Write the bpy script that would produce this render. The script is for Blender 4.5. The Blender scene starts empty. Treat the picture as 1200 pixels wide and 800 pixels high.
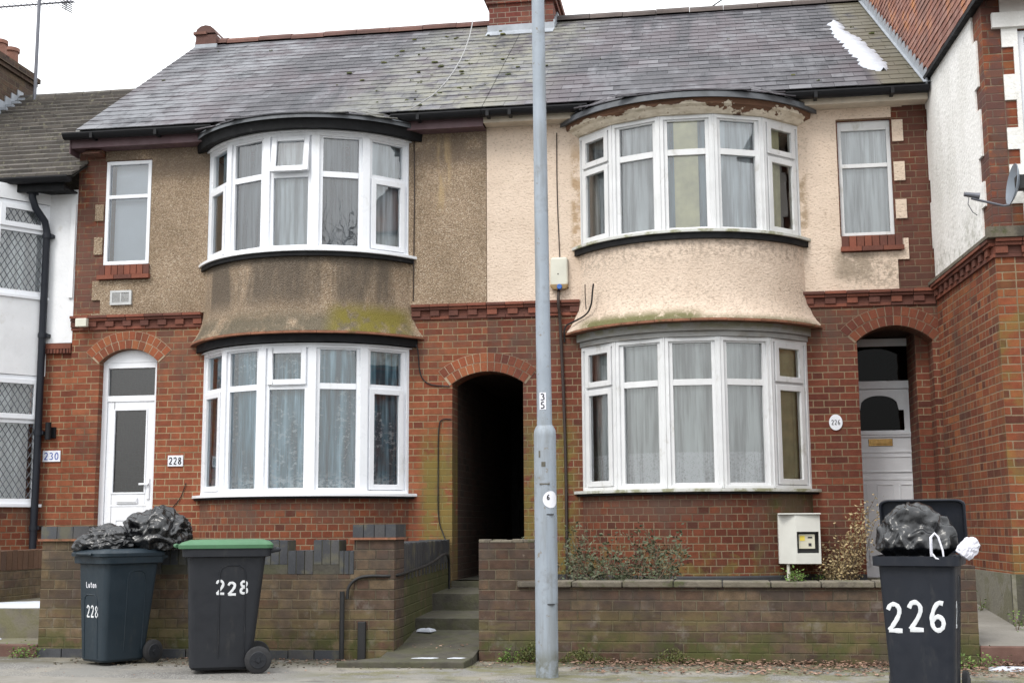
import bpy, bmesh, math, random
from mathutils import Vector, Matrix, noise
random.seed(7)
scene = bpy.context.scene
COL = scene.collection
R = math.radians
W0 = {}            # world origin of every unrotated object

# ------------------------------------------------------------------ mesh builder
class MB:
    def __init__(s):
        s.v = []; s.f = []; s.uv = []; s.mi = []
    def face(s, pts, uv=None, mi=0):
        pts = [Vector(p) for p in pts]
        if uv is None:
            n = Vector((0, 0, 0))
            for i in range(len(pts)):
                a = pts[i]; b = pts[(i+1) % len(pts)]
                n += Vector(((a.y-b.y)*(a.z+b.z), (a.z-b.z)*(a.x+b.x), (a.x-b.x)*(a.y+b.y)))
            ax = max(range(3), key=lambda k: abs(n[k]))
            if ax == 1: uv = [(p.x, p.z) for p in pts]
            elif ax == 0: uv = [(p.y+.06, p.z) for p in pts]
            else: uv = [(p.x, p.y) for p in pts]
        b = len(s.v); s.v += pts
        s.f.append(tuple(range(b, b+len(pts)))); s.uv.append(uv); s.mi.append(mi)
    def box(s, x0, x1, y0, y1, z0, z1, mi=0, skip=''):
        p = lambda x, y, z: (x, y, z)
        if 'f' not in skip: s.face([p(x0,y0,z0), p(x1,y0,z0), p(x1,y0,z1), p(x0,y0,z1)], None, mi)
        if 'b' not in skip: s.face([p(x1,y1,z0), p(x0,y1,z0), p(x0,y1,z1), p(x1,y1,z1)], None, mi)
        if 'l' not in skip: s.face([p(x0,y1,z0), p(x0,y0,z0), p(x0,y0,z1), p(x0,y1,z1)], None, mi)
        if 'r' not in skip: s.face([p(x1,y0,z0), p(x1,y1,z0), p(x1,y1,z1), p(x1,y0,z1)], None, mi)
        if 't' not in skip: s.face([p(x0,y0,z1), p(x1,y0,z1), p(x1,y1,z1), p(x0,y1,z1)], None, mi)
        if 'd' not in skip: s.face([p(x0,y1,z0), p(x1,y1,z0), p(x1,y0,z0), p(x0,y0,z0)], None, mi)
        return s
    def hexa(s, c, mi=0):          # 8 corners: bottom 0-3 ccw, top 4-7
        for q in ((3,2,1,0), (4,5,6,7), (0,1,5,4), (1,2,6,5), (2,3,7,6), (3,0,4,7)):
            s.face([c[i] for i in q], None, mi)
    def obox(s, o, ux, uy, uz, a0, a1, b0, b1, c0, c1, mi=0):
        P = lambda a, b, c: Vector(o) + Vector(ux)*a + Vector(uy)*b + Vector(uz)*c
        s.hexa([P(a0,b0,c0), P(a1,b0,c0), P(a1,b1,c0), P(a0,b1,c0), P(a0,b0,c1), P(a1,b0,c1), P(a1,b1,c1), P(a0,b1,c1)], mi)
    def tube(s, pts, r, seg=8, mi=0, cap=True):
        pts = [Vector(p) for p in pts]
        rr = r if isinstance(r, (list, tuple)) else [r]*len(pts)
        rings = []
        up = None
        for i, p in enumerate(pts):
            d = (pts[min(i+1, len(pts)-1)] - pts[max(i-1, 0)]).normalized()
            if up is None:
                up = Vector((0, 0, 1)) if abs(d.z) < .9 else Vector((1, 0, 0))
            a = d.cross(up); a.normalize(); b = a.cross(d); b.normalize(); up = b
            rings.append([p + (a*math.cos(2*math.pi*k/seg) + b*math.sin(2*math.pi*k/seg))*rr[i] for k in range(seg)])
        L = 0
        for i in range(len(rings)-1):
            l2 = L + (pts[i+1]-pts[i]).length
            for k in range(seg):
                k2 = (k+1) % seg
                s.face([rings[i][k2], rings[i][k], rings[i+1][k], rings[i+1][k2]],
                       [((k+1)/seg, L), (k/seg, L), (k/seg, l2), ((k+1)/seg, l2)], mi)
            L = l2
        if cap:
            s.face(rings[0], None, mi); s.face(rings[-1][::-1], None, mi)
        return s
    def build(s, name, mats, parent=None, origin=None, smooth=None, weld=True, bevel=0):
        if not isinstance(mats, (list, tuple)): mats = [mats]
        lo = Vector([min(p[k] for p in s.v) for k in range(3)]); hi = Vector([max(p[k] for p in s.v) for k in range(3)])
        if origin is None: origin = Vector(((lo.x+hi.x)/2, (lo.y+hi.y)/2, lo.z))
        origin = Vector(origin)
        me = bpy.data.meshes.new(name)
        me.from_pydata([tuple(p-origin) for p in s.v], [], s.f)
        uvl = me.uv_layers.new(name='UVMap')
        i = 0
        for uv in s.uv:
            for c in uv:
                uvl.data[i].uv = c; i += 1
        for m in mats: me.materials.append(m)
        me.polygons.foreach_set('material_index', s.mi)
        if weld:
            bm = bmesh.new(); bm.from_mesh(me); bmesh.ops.remove_doubles(bm, verts=bm.verts, dist=1e-5); bm.to_mesh(me); bm.free()
        if smooth:
            me.polygons.foreach_set('use_smooth', [True]*len(me.polygons)); me.set_sharp_from_angle(angle=R(smooth))
        me.update()
        o = bpy.data.objects.new(name, me); COL.objects.link(o)
        if bevel:
            b = o.modifiers.new('Bevel', 'BEVEL'); b.width = bevel; b.segments = 2; b.limit_method = 'ANGLE'; b.angle_limit = R(40)
        W0[o.name] = origin
        if parent:
            o.parent = parent; o.location = origin - W0[parent.name]
        else: o.location = origin
        return o

def tag(o, label=None, cat=None, group=None, kind=None):
    if label: o['label'] = label
    if cat: o['category'] = cat
    if group: o['group'] = group
    if kind: o['kind'] = kind
    return o
def thing(name, loc, label, cat, group=None):
    o = bpy.data.objects.new(name, None); COL.objects.link(o); o.location = loc; o.empty_display_size = .2
    W0[o.name] = Vector(loc)
    return tag(o, label, cat, group)

# ------------------------------------------------------------------ node helper
class NT:
    def __init__(s, name):
        s.m = bpy.data.materials.new(name); s.m.use_nodes = True
        s.t = s.m.node_tree; s.t.nodes.clear()
        s.out = s.n('ShaderNodeOutputMaterial')
    def n(s, typ, **kw):
        x = s.t.nodes.new(typ)
        for k, v in kw.items(): setattr(x, k, v)
        return x
    def link(s, a, b):
        s.t.links.new(a, b)
    def put(s, sock, v):
        if hasattr(v, 'is_output') or isinstance(v, bpy.types.NodeSocket): s.link(v, sock)
        elif isinstance(v, (tuple, list)) and len(v) == 3 and sock.type == 'RGBA': sock.default_value = (*v, 1)
        else: sock.default_value = v
    def math(s, op, a, b=None, c=None, clamp=False):
        x = s.n('ShaderNodeMath', operation=op); x.use_clamp = clamp
        s.put(x.inputs[0], a)
        if b is not None: s.put(x.inputs[1], b)
        if c is not None: s.put(x.inputs[2], c)
        return x.outputs[0]
    def mix(s, fac, a, b, mode='MIX'):
        x = s.n('ShaderNodeMix', data_type='RGBA', blend_type=mode)
        s.put(x.inputs['Factor'], fac); s.put(x.inputs[6], a); s.put(x.inputs[7], b)
        return x.outputs[2]
    def rng(s, v, a, b, c=0., d=1., smooth=True):
        x = s.n('ShaderNodeMapRange'); x.interpolation_type = 'SMOOTHSTEP' if smooth else 'LINEAR'
        s.put(x.inputs[0], v); s.put(x.inputs[1], a); s.put(x.inputs[2], b); s.put(x.inputs[3], c); s.put(x.inputs[4], d)
        return x.outputs[0]
    def ramp(s, fac, stops, const=False):
        x = s.n('ShaderNodeValToRGB'); e = x.color_ramp
        if const: e.interpolation = 'CONSTANT'
        while len(e.elements) < len(stops): e.elements.new(.5)
        for i, (p, c) in enumerate(stops):
            e.elements[i].position = p; e.elements[i].color = (*c, 1)
        s.put(x.inputs[0], fac)
        return x.outputs[0]
    def pos(s):
        return s.n('ShaderNodeNewGeometry').outputs['Position']
    def uv(s): return s.n('ShaderNodeUVMap', uv_map='UVMap').outputs[0]
    def sep(s, v):
        x = s.n('ShaderNodeSeparateXYZ'); s.link(v, x.inputs[0]); return x.outputs
    def comb(s, a, b, c=0.):
        x = s.n('ShaderNodeCombineXYZ'); s.put(x.inputs[0], a); s.put(x.inputs[1], b); s.put(x.inputs[2], c); return x.outputs[0]
    def vscale(s, v, sc):
        x = s.n('ShaderNodeVectorMath', operation='MULTIPLY'); s.link(v, x.inputs[0]); x.inputs[1].default_value = sc; return x.outputs[0]
    def noise(s, vec, scale, detail=4, rough=.55, out=0, dist=0.):
        x = s.n('ShaderNodeTexNoise'); s.link(vec, x.inputs['Vector']); x.inputs['Scale'].default_value = scale
        x.inputs['Detail'].default_value = detail; x.inputs['Roughness'].default_value = rough; x.inputs['Distortion'].default_value = dist
        return x.outputs[out]
    def voro(s, vec, scale, feature='F1', out='Distance', rnd=1.):
        x = s.n('ShaderNodeTexVoronoi', feature=feature); s.link(vec, x.inputs['Vector']); x.inputs['Scale'].default_value = scale
        x.inputs['Randomness'].default_value = rnd
        return x.outputs[out]
    def white(s, vec, out='Value'):
        x = s.n('ShaderNodeTexWhiteNoise', noise_dimensions='3D'); s.link(vec, x.inputs['Vector']); return x.outputs[out]
    def island(s): return s.n('ShaderNodeNewGeometry').outputs['Random Per Island']
    def bump(s, h, strength=.5, dist=.01, nrm=None):
        x = s.n('ShaderNodeBump'); x.inputs['Strength'].default_value = strength; x.inputs['Distance'].default_value = dist
        s.link(h, x.inputs['Height'])
        if nrm: s.link(nrm, x.inputs['Normal'])
        return x.outputs[0]
    def bsdf(s, col, rough=.8, nrm=None, metal=0., spec=.5, sheen=0., coat=0.):
        x = s.n('ShaderNodeBsdfPrincipled')
        s.put(x.inputs['Base Color'], col); s.put(x.inputs['Roughness'], rough); x.inputs['Metallic'].default_value = metal
        x.inputs['Specular IOR Level'].default_value = spec; x.inputs['Coat Weight'].default_value = coat
        if nrm: s.link(nrm, x.inputs['Normal'])
        s.link(x.outputs[0], s.out.inputs[0]); s.sh = x
        return s.m
    def stains(s, col, specs):
        """specs: dict(col, z=(full,none), x=(lo,hi,soft), y.., scale, th, k, streak)"""
        P = s.sep(s.pos()); pv = s.pos()
        for q in specs:
            m = None
            for ax, key in ((0, 'x'), (1, 'y'), (2, 'z')):
                if key in q:
                    a, b, sft = q[key]
                    mm = s.math('MULTIPLY', s.rng(P[ax], a-sft, a+sft), s.rng(P[ax], b-sft, b+sft, 1., 0.))
                    m = mm if m is None else s.math('MULTIPLY', m, mm)
            vv = s.vscale(pv, q.get('aniso', (1, 1, 1)))
            nz = s.noise(vv, q.get('scale', 4.), 6, .65)
            th = q.get('th', .5); nz = s.rng(nz, th-q.get('soft', .08), th+q.get('soft', .08))
            m = nz if m is None else s.math('MULTIPLY', m, nz)
            m = s.math('MULTIPLY', m, q.get('k', .8))
            col = s.mix(m, col, q['col'])
        return col

def brick_mat(name, cols, mortar, L=.225, Hd=.1125, H=.075, m=.010, bond='flemish', stains=(), wear=.25, bump=.6, var=.35):
    t = NT(name); u0 = t.uv(); 
    wob = t.noise(u0, 9., 2); 
    U = t.sep(u0)
    u = t.math('ADD', U[0], t.math('MULTIPLY', t.math('SUBTRACT', wob, .5), .010))
    v = t.math('ADD', U[1], t.math('MULTIPLY', t.math('SUBTRACT', t.noise(t.vscale(u0, (1, 3, 1)), 5., 2), .5), .006))
    vr = t.math('DIVIDE', v, H); row = t.math('FLOOR', vr); fv = t.math('SUBTRACT', vr, row)
    odd = t.math('FLOORED_MODULO', row, 2.)
    P = L + Hd if bond == 'flemish' else L
    ur = t.math('ADD', t.math('DIVIDE', u, P), t.math('MULTIPLY', odd, .5))
    if bond == 'english':      # alternate rows of headers
        ur = t.math('MULTIPLY', ur, t.math('ADD', 1., odd))
    cell = t.math('FLOOR', ur); fu = t.math('SUBTRACT', ur, cell)
    e = t.math('MINIMUM', fu, t.math('SUBTRACT', 1., fu))
    idd = cell
    if bond == 'flemish':
        sp = L/P
        e = t.math('MINIMUM', e, t.math('ABSOLUTE', t.math('SUBTRACT', fu, sp)))
        idd = t.math('ADD', t.math('MULTIPLY', cell, 2.), t.math('GREATER_THAN', fu, sp))
    eu = t.math('MULTIPLY', e, P)
    if bond == 'english': eu = t.math('DIVIDE', eu, t.math('ADD', 1., odd))
    ev = t.math('MULTIPLY', t.math('MINIMUM', fv, t.math('SUBTRACT', 1., fv)), H)
    d = t.math('MINIMUM', eu, ev)
    d = t.math('ADD', d, t.math('MULTIPLY', t.math('SUBTRACT', t.noise(u0, 45., 4, .7), .5), .009))
    mask = t.rng(d, m*.5-.0022, m*.5+.0026)
    idv = t.comb(idd, row, 3.)
    rnd = t.white(idv)
    n = len(cols); c = t.ramp(rnd, [(i/(n-1) if n > 1 else 0, cc) for i, cc in enumerate(cols)])
    fine = t.noise(u0, 85., 5, .7); mid = t.noise(u0, 14., 4)
    c = t.mix(1., c, t.ramp(fine, [(.25, (1-var,)*3), (.75, (1+var*.0,)*3)]), 'MULTIPLY')
    c = t.mix(1., c, t.ramp(mid, [(.3, (1-wear,)*3), (.65, (1,)*3)]), 'MULTIPLY')
    mo = t.mix(t.noise(u0, 3.5, 5), tuple(x*.55 for x in mortar), mortar)
    mo = t.mix(t.math('MULTIPLY', t.noise(u0, 40., 3), .5), mo, tuple(x*.5 for x in mortar))
    mo = t.mix(t.rng(t.noise(t.pos(), 1.7, 5, .6), .50, .64), mo, tuple(x*.42 for x in mortar))
    c = t.mix(mask, mo, c)
    big = t.noise(t.pos(), .9, 5, .6)
    c = t.mix(1., c, t.ramp(big, [(.3, (.72, .70, .68)), (.62, (1, 1, 1))]), 'MULTIPLY')
    c = t.stains(c, list(stains)+[dict(col=(.085,.06,.048), scale=2.6, aniso=(1, 1, .22), th=.60, k=.42), dict(col=(.40,.34,.27), scale=6, th=.72, k=.3, soft=.04)])
    h = t.math('ADD', mask, t.math('MULTIPLY', fine, .35)); h = t.math('ADD', h, t.math('MULTIPLY', rnd, .25))
    return t.bsdf(c, .9, t.bump(h, bump, .006), spec=.3)

def simple(name, col, rough=.6, n_scale=6., amt=.2, bump=0., bscale=40., metal=0., spec=.5, stains=(), coat=0.):
    t = NT(name); p = t.pos()
    nz = t.noise(p, n_scale, 6, .6)
    c = t.ramp(nz, [(.3, tuple(x*(1-amt) for x in col)), (.7, col)])
    c = t.stains(c, stains)
    nb = t.bump(t.noise(p, bscale, 4), bump, .01) if bump else None
    rr = t.rng(t.noise(p, n_scale*3, 3), .3, .7, max(rough-.08, .02), min(rough+.1, 1))
    return t.bsdf(c, rr, nb, metal, spec, coat=coat)

M = {}
SOOT = (.05, .042, .036)
moss_y = (.16, .14, .035); moss_g = (.055, .065, .018)
M['brick_a'] = brick_mat('orange_red_brick', [(.35,.108,.052), (.28,.08,.041), (.38,.13,.062), (.20,.06,.036), (.32,.095,.046), (.35,.115,.055), (.25,.07,.038), (.30,.09,.044)], (.44,.33,.195),
    stains=[dict(col=moss_y, x=(-3.22,-2.8,.08), z=(-1,2.05,.25), scale=5, th=.42, k=.75),
            dict(col=(.12,.075,.055), z=(2.9,3.6,.3), scale=2.2, th=.5, k=.5),
            dict(col=(.13,.085,.055), z=(-1,1.0,.3), scale=3, th=.5, k=.55),
            dict(col=(.10,.06,.05), x=(-7.6,-6.9,.05), z=(3.62,5.7,.05), scale=4, th=.42, k=.7)])
M['brick_b'] = brick_mat('dark_red_brick', [(.23,.068,.038), (.175,.05,.032), (.26,.082,.043), (.125,.04,.028), (.20,.058,.035), (.235,.072,.04), (.155,.045,.03)], (.36,.27,.17),
    stains=[dict(col=moss_y, x=(-2.1,-1.5,.1), z=(.3,2.2,.3), scale=6, th=.45, k=.7),
            dict(col=(.09,.06,.045), z=(2.9,3.7,.3), scale=2, th=.48, k=.6),
            dict(col=(.09,.05,.04), x=(1.75,2.6,.1), z=(3.5,6,.2), scale=3, th=.4, k=.5)])
M['brick_head_a'] = brick_mat('red_header_brick', [(.27,.078,.038), (.21,.058,.031), (.31,.10,.045), (.13,.04,.026)], (.37,.28,.18), L=.1125, bond='stretcher',
    stains=[dict(col=(.10,.06,.045), z=(1.15,1.45,.12), scale=3, th=.45, k=.6)])
M['brick_head_b'] = brick_mat('dark_header_brick', [(.20,.058,.03), (.15,.043,.026), (.24,.074,.036), (.10,.034,.023)], (.33,.25,.16), L=.1125, bond='stretcher',
    stains=[dict(col=moss_g, x=(.55,1.15,.1), z=(1.1,1.45,.12), scale=4, th=.42, k=.8),
            dict(col=(.10,.06,.045), z=(1.15,1.45,.12), scale=3, th=.45, k=.6),
            dict(col=moss_y, z=(.4,.85,.1), scale=5, th=.55, k=.5)])
M['brick_side'] = brick_mat('orange_brown_brick', [(.32,.095,.042), (.25,.068,.034), (.13,.043,.028), (.37,.13,.05), (.28,.08,.037), (.30,.09,.04), (.17,.05,.03)], (.36,.275,.18), bond='english',
    stains=[dict(col=moss_y, x=(2.5,3.2,.03), y=(-3,-2.2,.1), z=(-1,3.2,.3), scale=3, th=.53, k=.55),
            dict(col=(.09,.05,.045), x=(2.3,2.72,.03), z=(3.7,6.5,.1), scale=5, th=.46, k=.75)])
wall_st = [dict(col=(.13,.11,.045), z=(-.2,.42,.15), scale=3.2, aniso=(.5,1,2), th=.52, k=.6), dict(col=moss_g, z=(-.2,.22,.1), scale=5, th=.5, k=.8),
           dict(col=(.22,.20,.18), z=(.05,.62,.15), scale=5.5, th=.62, k=.4), dict(col=(.07,.05,.045), scale=2.6, th=.55, k=.5), dict(col=SOOT, z=(.4,1.2,.15), scale=3.2, th=.54, k=.55)]
M['brick_gw'] = brick_mat('weathered_purple_brown_garden_brick', [(.105,.068,.05), (.145,.088,.06), (.08,.054,.044), (.175,.12,.078), (.12,.08,.06), (.135,.075,.05), (.20,.145,.09)], (.19,.155,.105), H=.082, bond='flemish', stains=wall_st, wear=.4, bump=.9)
M['brick_gy'] = brick_mat('mossy_brown_garden_brick', [(.165,.12,.07), (.21,.15,.085), (.12,.085,.055), (.25,.18,.11), (.18,.105,.068), (.14,.10,.06), (.28,.21,.13)], (.24,.195,.125), H=.082, bond='flemish',
    stains=wall_st+[dict(col=moss_g, x=(-3,-2.6,.1), y=(-3.35,0,.1), z=(-.2,.72,.1), scale=2, th=.38, k=.75)], wear=.4, bump=.9)
M['brick_chim'] = brick_mat('chimney_brick', [(.30,.09,.055), (.22,.06,.045), (.16,.055,.045), (.34,.12,.075)], (.36,.28,.22))

def island_mat(name, cols, rough=.85, var=.35, bump=.5, stains=(), scale=60., spec=.4, dirt=.3):
    t = NT(name); p = t.pos(); r = t.island(); n = len(cols)
    c = t.ramp(r, [(i/(n-1), cc) for i, cc in enumerate(cols)])
    f = t.noise(p, scale, 5, .7)
    c = t.mix(1., c, t.ramp(f, [(.25, (1-var,)*3), (.75, (1, 1, 1))]), 'MULTIPLY')
    c = t.mix(1., c, t.ramp(t.noise(p, 3., 5), [(.3, (1-dirt,)*3), (.65, (1, 1, 1))]), 'MULTIPLY')
    c = t.stains(c, stains)
    return t.bsdf(c, rough, t.bump(f, bump, .005), spec=spec)
M['vous_a'] = island_mat('orange_arch_brick', [(.36,.105,.042), (.28,.075,.034), (.40,.14,.055), (.20,.055,.03)])
M['vous_b'] = island_mat('dark_arch_brick', [(.23,.066,.033), (.16,.045,.027), (.26,.08,.037), (.12,.035,.024)])
M['trim_a'] = island_mat('soot_darkened_moulded_brick', [(.19,.07,.048), (.14,.056,.042), (.25,.085,.052), (.28,.09,.056)])
M['blue_brick'] = island_mat('blue_black_engineering_brick', [(.058,.062,.072), (.075,.08,.09), (.05,.052,.06), (.09,.088,.09)], .6, stains=[dict(col=(.12,.11,.06), scale=6, th=.58, k=.5)])
M['brick_dark'] = brick_mat('shade_darkened_passage_brick', [(.075,.048,.04), (.10,.055,.042), (.055,.04,.034)], (.12,.10,.08))  # shade inside the passage is put into this near-black brick colour
M['mortar_d'] = simple('dark_mortar_bed', (.24,.18,.125), .95, 20, .3, .4)
M['mortar'] = simple('mortar_bed', (.42,.33,.23), .95, 20, .3, .4)
M['tile_red'] = simple('red_clay_creasing_tile', (.30,.13,.075), .9, 9, .45, .4, stains=[dict(col=moss_g, scale=7, th=.6, k=.6)])

# pebbledash
def dash_mat():
    t = NT('brown_pebbledash'); p = t.pos()
    w = t.comb(t.math('ADD', t.sep(p)[0], 0.), t.sep(p)[1], t.sep(p)[2])
    cell = t.voro(w, 84., 'F1', 'Color'); dist = t.voro(w, 84.)
    r = t.sep(cell)[0]
    c = t.ramp(r, [(0, (.21,.16,.112)), (.3, (.33,.255,.18)), (.55, (.38,.30,.212)), (.8, (.43,.35,.26)), (1, (.53,.46,.37))])
    c = t.mix(t.rng(dist, .45, .8), c, (.27,.21,.15))
    c = t.mix(1., c, t.ramp(t.noise(p, 1.3, 5, .65), [(.3, (.68,.64,.60)), (.62, (1.04,1.0,.98))]), 'MULTIPLY')
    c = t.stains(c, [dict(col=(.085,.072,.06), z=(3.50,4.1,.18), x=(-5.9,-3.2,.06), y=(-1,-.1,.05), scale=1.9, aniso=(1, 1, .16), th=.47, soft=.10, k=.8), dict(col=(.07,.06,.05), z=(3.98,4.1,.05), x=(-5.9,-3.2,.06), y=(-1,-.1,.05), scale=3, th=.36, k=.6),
                     dict(col=(.13,.10,.08), z=(5.2,5.6,.12), scale=2, th=.42, k=.6),
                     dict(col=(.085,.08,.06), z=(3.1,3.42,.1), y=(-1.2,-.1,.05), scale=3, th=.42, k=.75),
                     dict(col=(.19,.16,.03), z=(3.1,3.50,.09), x=(-4.1,-3.35,.12), y=(-1.2,-.02,.02), scale=4, th=.42, k=.85),
                     dict(col=(.45,.33,.18), x=(-3.05,-2.9,.05), z=(4.7,5.5,.2), scale=8, aniso=(1,1,.2), th=.5, k=.7)])
    h = t.math('SUBTRACT', 1., dist)
    return t.bsdf(c, .95, t.bump(h, .8, .012), spec=.2)
M['dash'] = dash_mat()
def cream_mat():
    t = NT('cream_painted_roughcast'); p = t.pos()
    lump = t.noise(t.vscale(p, (1, 1, 1.6)), 34., 5, .62)
    c = t.ramp(t.noise(p, 2.2, 5), [(.3, (.62,.50,.40)), (.7, (.73,.60,.49))])
    c = t.mix(1., c, t.ramp(lump, [(.28, (.62,.58,.54)), (.45, (1, 1, 1))]), 'MULTIPLY')
    c = t.stains(c, [dict(col=(.27,.21,.16), scale=24, th=.66, k=.55, soft=.05),
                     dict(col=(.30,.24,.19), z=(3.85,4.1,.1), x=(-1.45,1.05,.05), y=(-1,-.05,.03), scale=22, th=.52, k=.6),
                     dict(col=(.36,.29,.23), z=(3.15,3.75,.25), x=(-1.45,1.05,.05), y=(-1,-.05,.03), scale=30, aniso=(1,1,2), th=.56, k=.6),
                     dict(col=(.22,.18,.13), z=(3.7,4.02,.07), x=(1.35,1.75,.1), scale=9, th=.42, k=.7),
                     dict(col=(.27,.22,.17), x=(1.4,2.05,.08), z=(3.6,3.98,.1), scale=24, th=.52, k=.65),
                     dict(col=(.36,.24,.13), x=(-1.5,-1.38,.03), z=(4.1,5.3,.2), scale=5, th=.5, k=.8),
                     dict(col=(.30,.22,.14), x=(.99,1.09,.03), z=(4.0,5.3,.2), scale=5, th=.52, k=.8),
                     dict(col=(.10,.105,.03), z=(3.08,3.30,.06), x=(-1.4,-.1,.12), y=(-1.3,-.02,.03), scale=7, th=.40, k=.9),
                     dict(col=(.17,.155,.085), z=(3.08,3.24,.05), x=(-.5,1.1,.12), y=(-1.3,-.02,.03), scale=8, th=.42, k=.8)])
    return t.bsdf(c, .92, t.bump(lump, .7, .02), spec=.25)
M['cream'] = cream_mat()
M['white_wall'] = simple('white_painted_brickwork', (.80,.81,.83), .7, 3, .12, .3, 25, stains=[dict(col=(.5,.47,.42), scale=5, th=.66, k=.4)])
def white_render():
    t = NT('dirty_white_render'); p = t.pos()
    c = t.ramp(t.noise(t.vscale(p, (1, 1, .4)), 3., 6), [(.3, (.68,.67,.64)), (.6, (.80,.79,.77))])
    c = t.stains(c, [dict(col=(.35,.35,.31), scale=9, aniso=(1, 1, .3), th=.64, k=.4), dict(col=(.3,.3,.25), z=(3.5,4.0,.2), scale=8, th=.54, k=.5)])
    return t.bsdf(c, .9, t.bump(t.noise(p, 25., 5), .5, .02), spec=.2)
M['white_render'] = white_render()

# roofs
def slate_mat():
    t = NT('weathered_blue_purple_slate'); p = t.pos(); r = t.island(); P = t.sep(p)
    c = t.ramp(r, [(0, (.038,.037,.045)), (.35, (.055,.053,.062)), (.65, (.068,.065,.074)), (.88, (.09,.088,.10)), (1, (.17,.17,.185))])
    pur = t.rng(t.noise(p, .7, 3), .42, .6)
    c = t.mix(t.math('MULTIPLY', pur, .5), c, (.105,.078,.09))
    pale = t.rng(t.noise(t.vscale(p, (1, .6, .6)), 2.2, 6, .7), .5, .62)
    c = t.mix(t.math('MULTIPLY', pale, .45), c, (.20,.205,.225))
    dark = t.rng(t.noise(t.vscale(p, (1.6, .35, .35)), 1.6, 4, .6), .52, .66)
    c = t.mix(t.math('MULTIPLY', dark, .72), c, (.032,.033,.041))
    def band(x0, x1, y0, y1, s, sk, col, th, k, c):
        xs = t.math('SUBTRACT', P[0], t.math('MULTIPLY', P[1], sk))
        m = t.math('MULTIPLY', t.rng(xs, x0-s, x0+s), t.rng(xs, x1-s, x1+s, 1., 0.))
        m = t.math('MULTIPLY', m, t.rng(t.noise(p, 3.5, 6, .7), th-.1, th+.1))
        return t.mix(t.math('MULTIPLY', m, k), c, col)
    c = band(-4.2, -1.9, 0, 0, .35, .16, (.21,.21,.18), .47, .70, c)
    c = band(-3.4, -2.2, 0, 0, .4, .1, (.24,.225,.165), .54, .5, c)
    c = band(-7.5, -6.1, 0, 0, .4, .25, (.24,.25,.27), .48, .6, c)
    c = band(1.86, 2.6, 0, 0, .08, -.05, (.17,.155,.10), .36, .7, c)
    f = t.noise(p, 50., 5, .7)
    c = t.mix(1., c, t.ramp(f, [(.3, (.72,.72,.72)), (.7, (1, 1, 1))]), 'MULTIPLY')
    return t.bsdf(c, t.rng(f, .3, .7, .5, .75), t.bump(f, .25, .004), spec=.36)
M['slate'] = slate_mat()
M['concrete_tile'] = island_mat('brown_concrete_roof_tile', [(.075,.065,.058), (.105,.092,.08), (.06,.054,.048), (.13,.115,.10), (.09,.078,.07)], stains=[dict(col=(.20,.19,.13), scale=14, th=.62, k=.7), dict(col=(.55,.53,.48), scale=6, th=.76, k=.8, soft=.03)])
M['clay_tile'] = island_mat('red_clay_hung_tile', [(.40,.20,.155), (.33,.145,.11), (.46,.25,.20), (.42,.18,.12), (.36,.17,.14)], stains=[dict(col=(.50,.20,.05), scale=3, th=.62, k=.75), dict(col=(.20,.12,.10), scale=2, th=.55, k=.5)])
M['ridge'] = island_mat('red_brown_ridge_tile', [(.20,.095,.075), (.15,.08,.068), (.25,.12,.09)], dirt=.5)
M['ridge_d'] = island_mat('grey_ridge_tile', [(.12,.10,.095), (.15,.12,.11), (.09,.08,.078)], dirt=.5)
M['lead'] = simple('grey_lead_sheet', (.12,.13,.145), .55, 5, .35, .2, 30, metal=.0, stains=[dict(col=(.08,.085,.09), scale=4, th=.58, k=.7)])
M['lead_pale'] = simple('pale_lead_flashing', (.36,.39,.43), .5, 6, .3, .3, 20)
M['gutter'] = simple('black_plastic_gutter', (.010,.0105,.013), .5, 3, .3, .05, spec=.25)
M['downpipe'] = simple('navy_black_pipe', (.013,.016,.024), .5, 3, .3, .05, spec=.3)
M['fascia_p'] = simple('faded_maroon_fascia_paint', (.13,.075,.085), .6, 4, .35, .1)
M['black_board'] = simple('black_painted_board', (.010,.0105,.012), .65, 4, .35, .1, spec=.2, stains=[dict(col=(.12,.12,.11), scale=10, th=.7, k=.5)])
M['grey_board'] = simple('weathered_grey_painted_board', (.36,.36,.35), .8, 5, .35, .3, 40, stains=[dict(col=(.20,.18,.15), scale=4, aniso=(.5, .5, 3), th=.56, k=.7), dict(col=(.15,.145,.07), z=(3.12,3.3,.03), scale=5, th=.45, k=.7)])
M['cream_board'] = simple('flaking_cream_eaves_paint', (.60,.52,.42), .75, 5, .3, .2)
def peel_mat():
    t = NT('peeling_white_paint_on_brown_timber'); p = t.pos()
    wood = t.ramp(t.noise(t.vscale(p, (1, 1, 14)), 3., 5), [(.3, (.09,.05,.034)), (.7, (.20,.105,.065))])
    paint = t.ramp(t.noise(t.vscale(p, (1, 1, 3)), 9., 5), [(.3, (.50,.43,.33)), (.6, (.72,.65,.54))])
    m = t.noise(t.vscale(p, (1, 1, 1.2)), 2.7, 6, .62)
    z = t.rng(t.sep(p)[2], 5.44, 5.57, .13, -.17, False)
    m2 = t.rng(t.math('ADD', m, z), .475, .495)
    m3 = t.rng(t.noise(t.vscale(p, (1, 1, 3)), 14., 5, .7), .60, .66)
    c = t.mix(m2, wood, paint); c = t.mix(t.math('MULTIPLY', m3, .7), c, (.26,.17,.10))
    return t.bsdf(c, .85, t.bump(t.math('ADD', m2, t.math('MULTIPLY', m, .5)), .6, .006), spec=.25)
M['peel'] = peel_mat()
M['upvc'] = simple('white_upvc', (.80,.82,.86), .32, 2.5, .07, 0, stains=[dict(col=(.50,.50,.46), scale=5, aniso=(1, 1, .4), th=.66, k=.35)])
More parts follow.
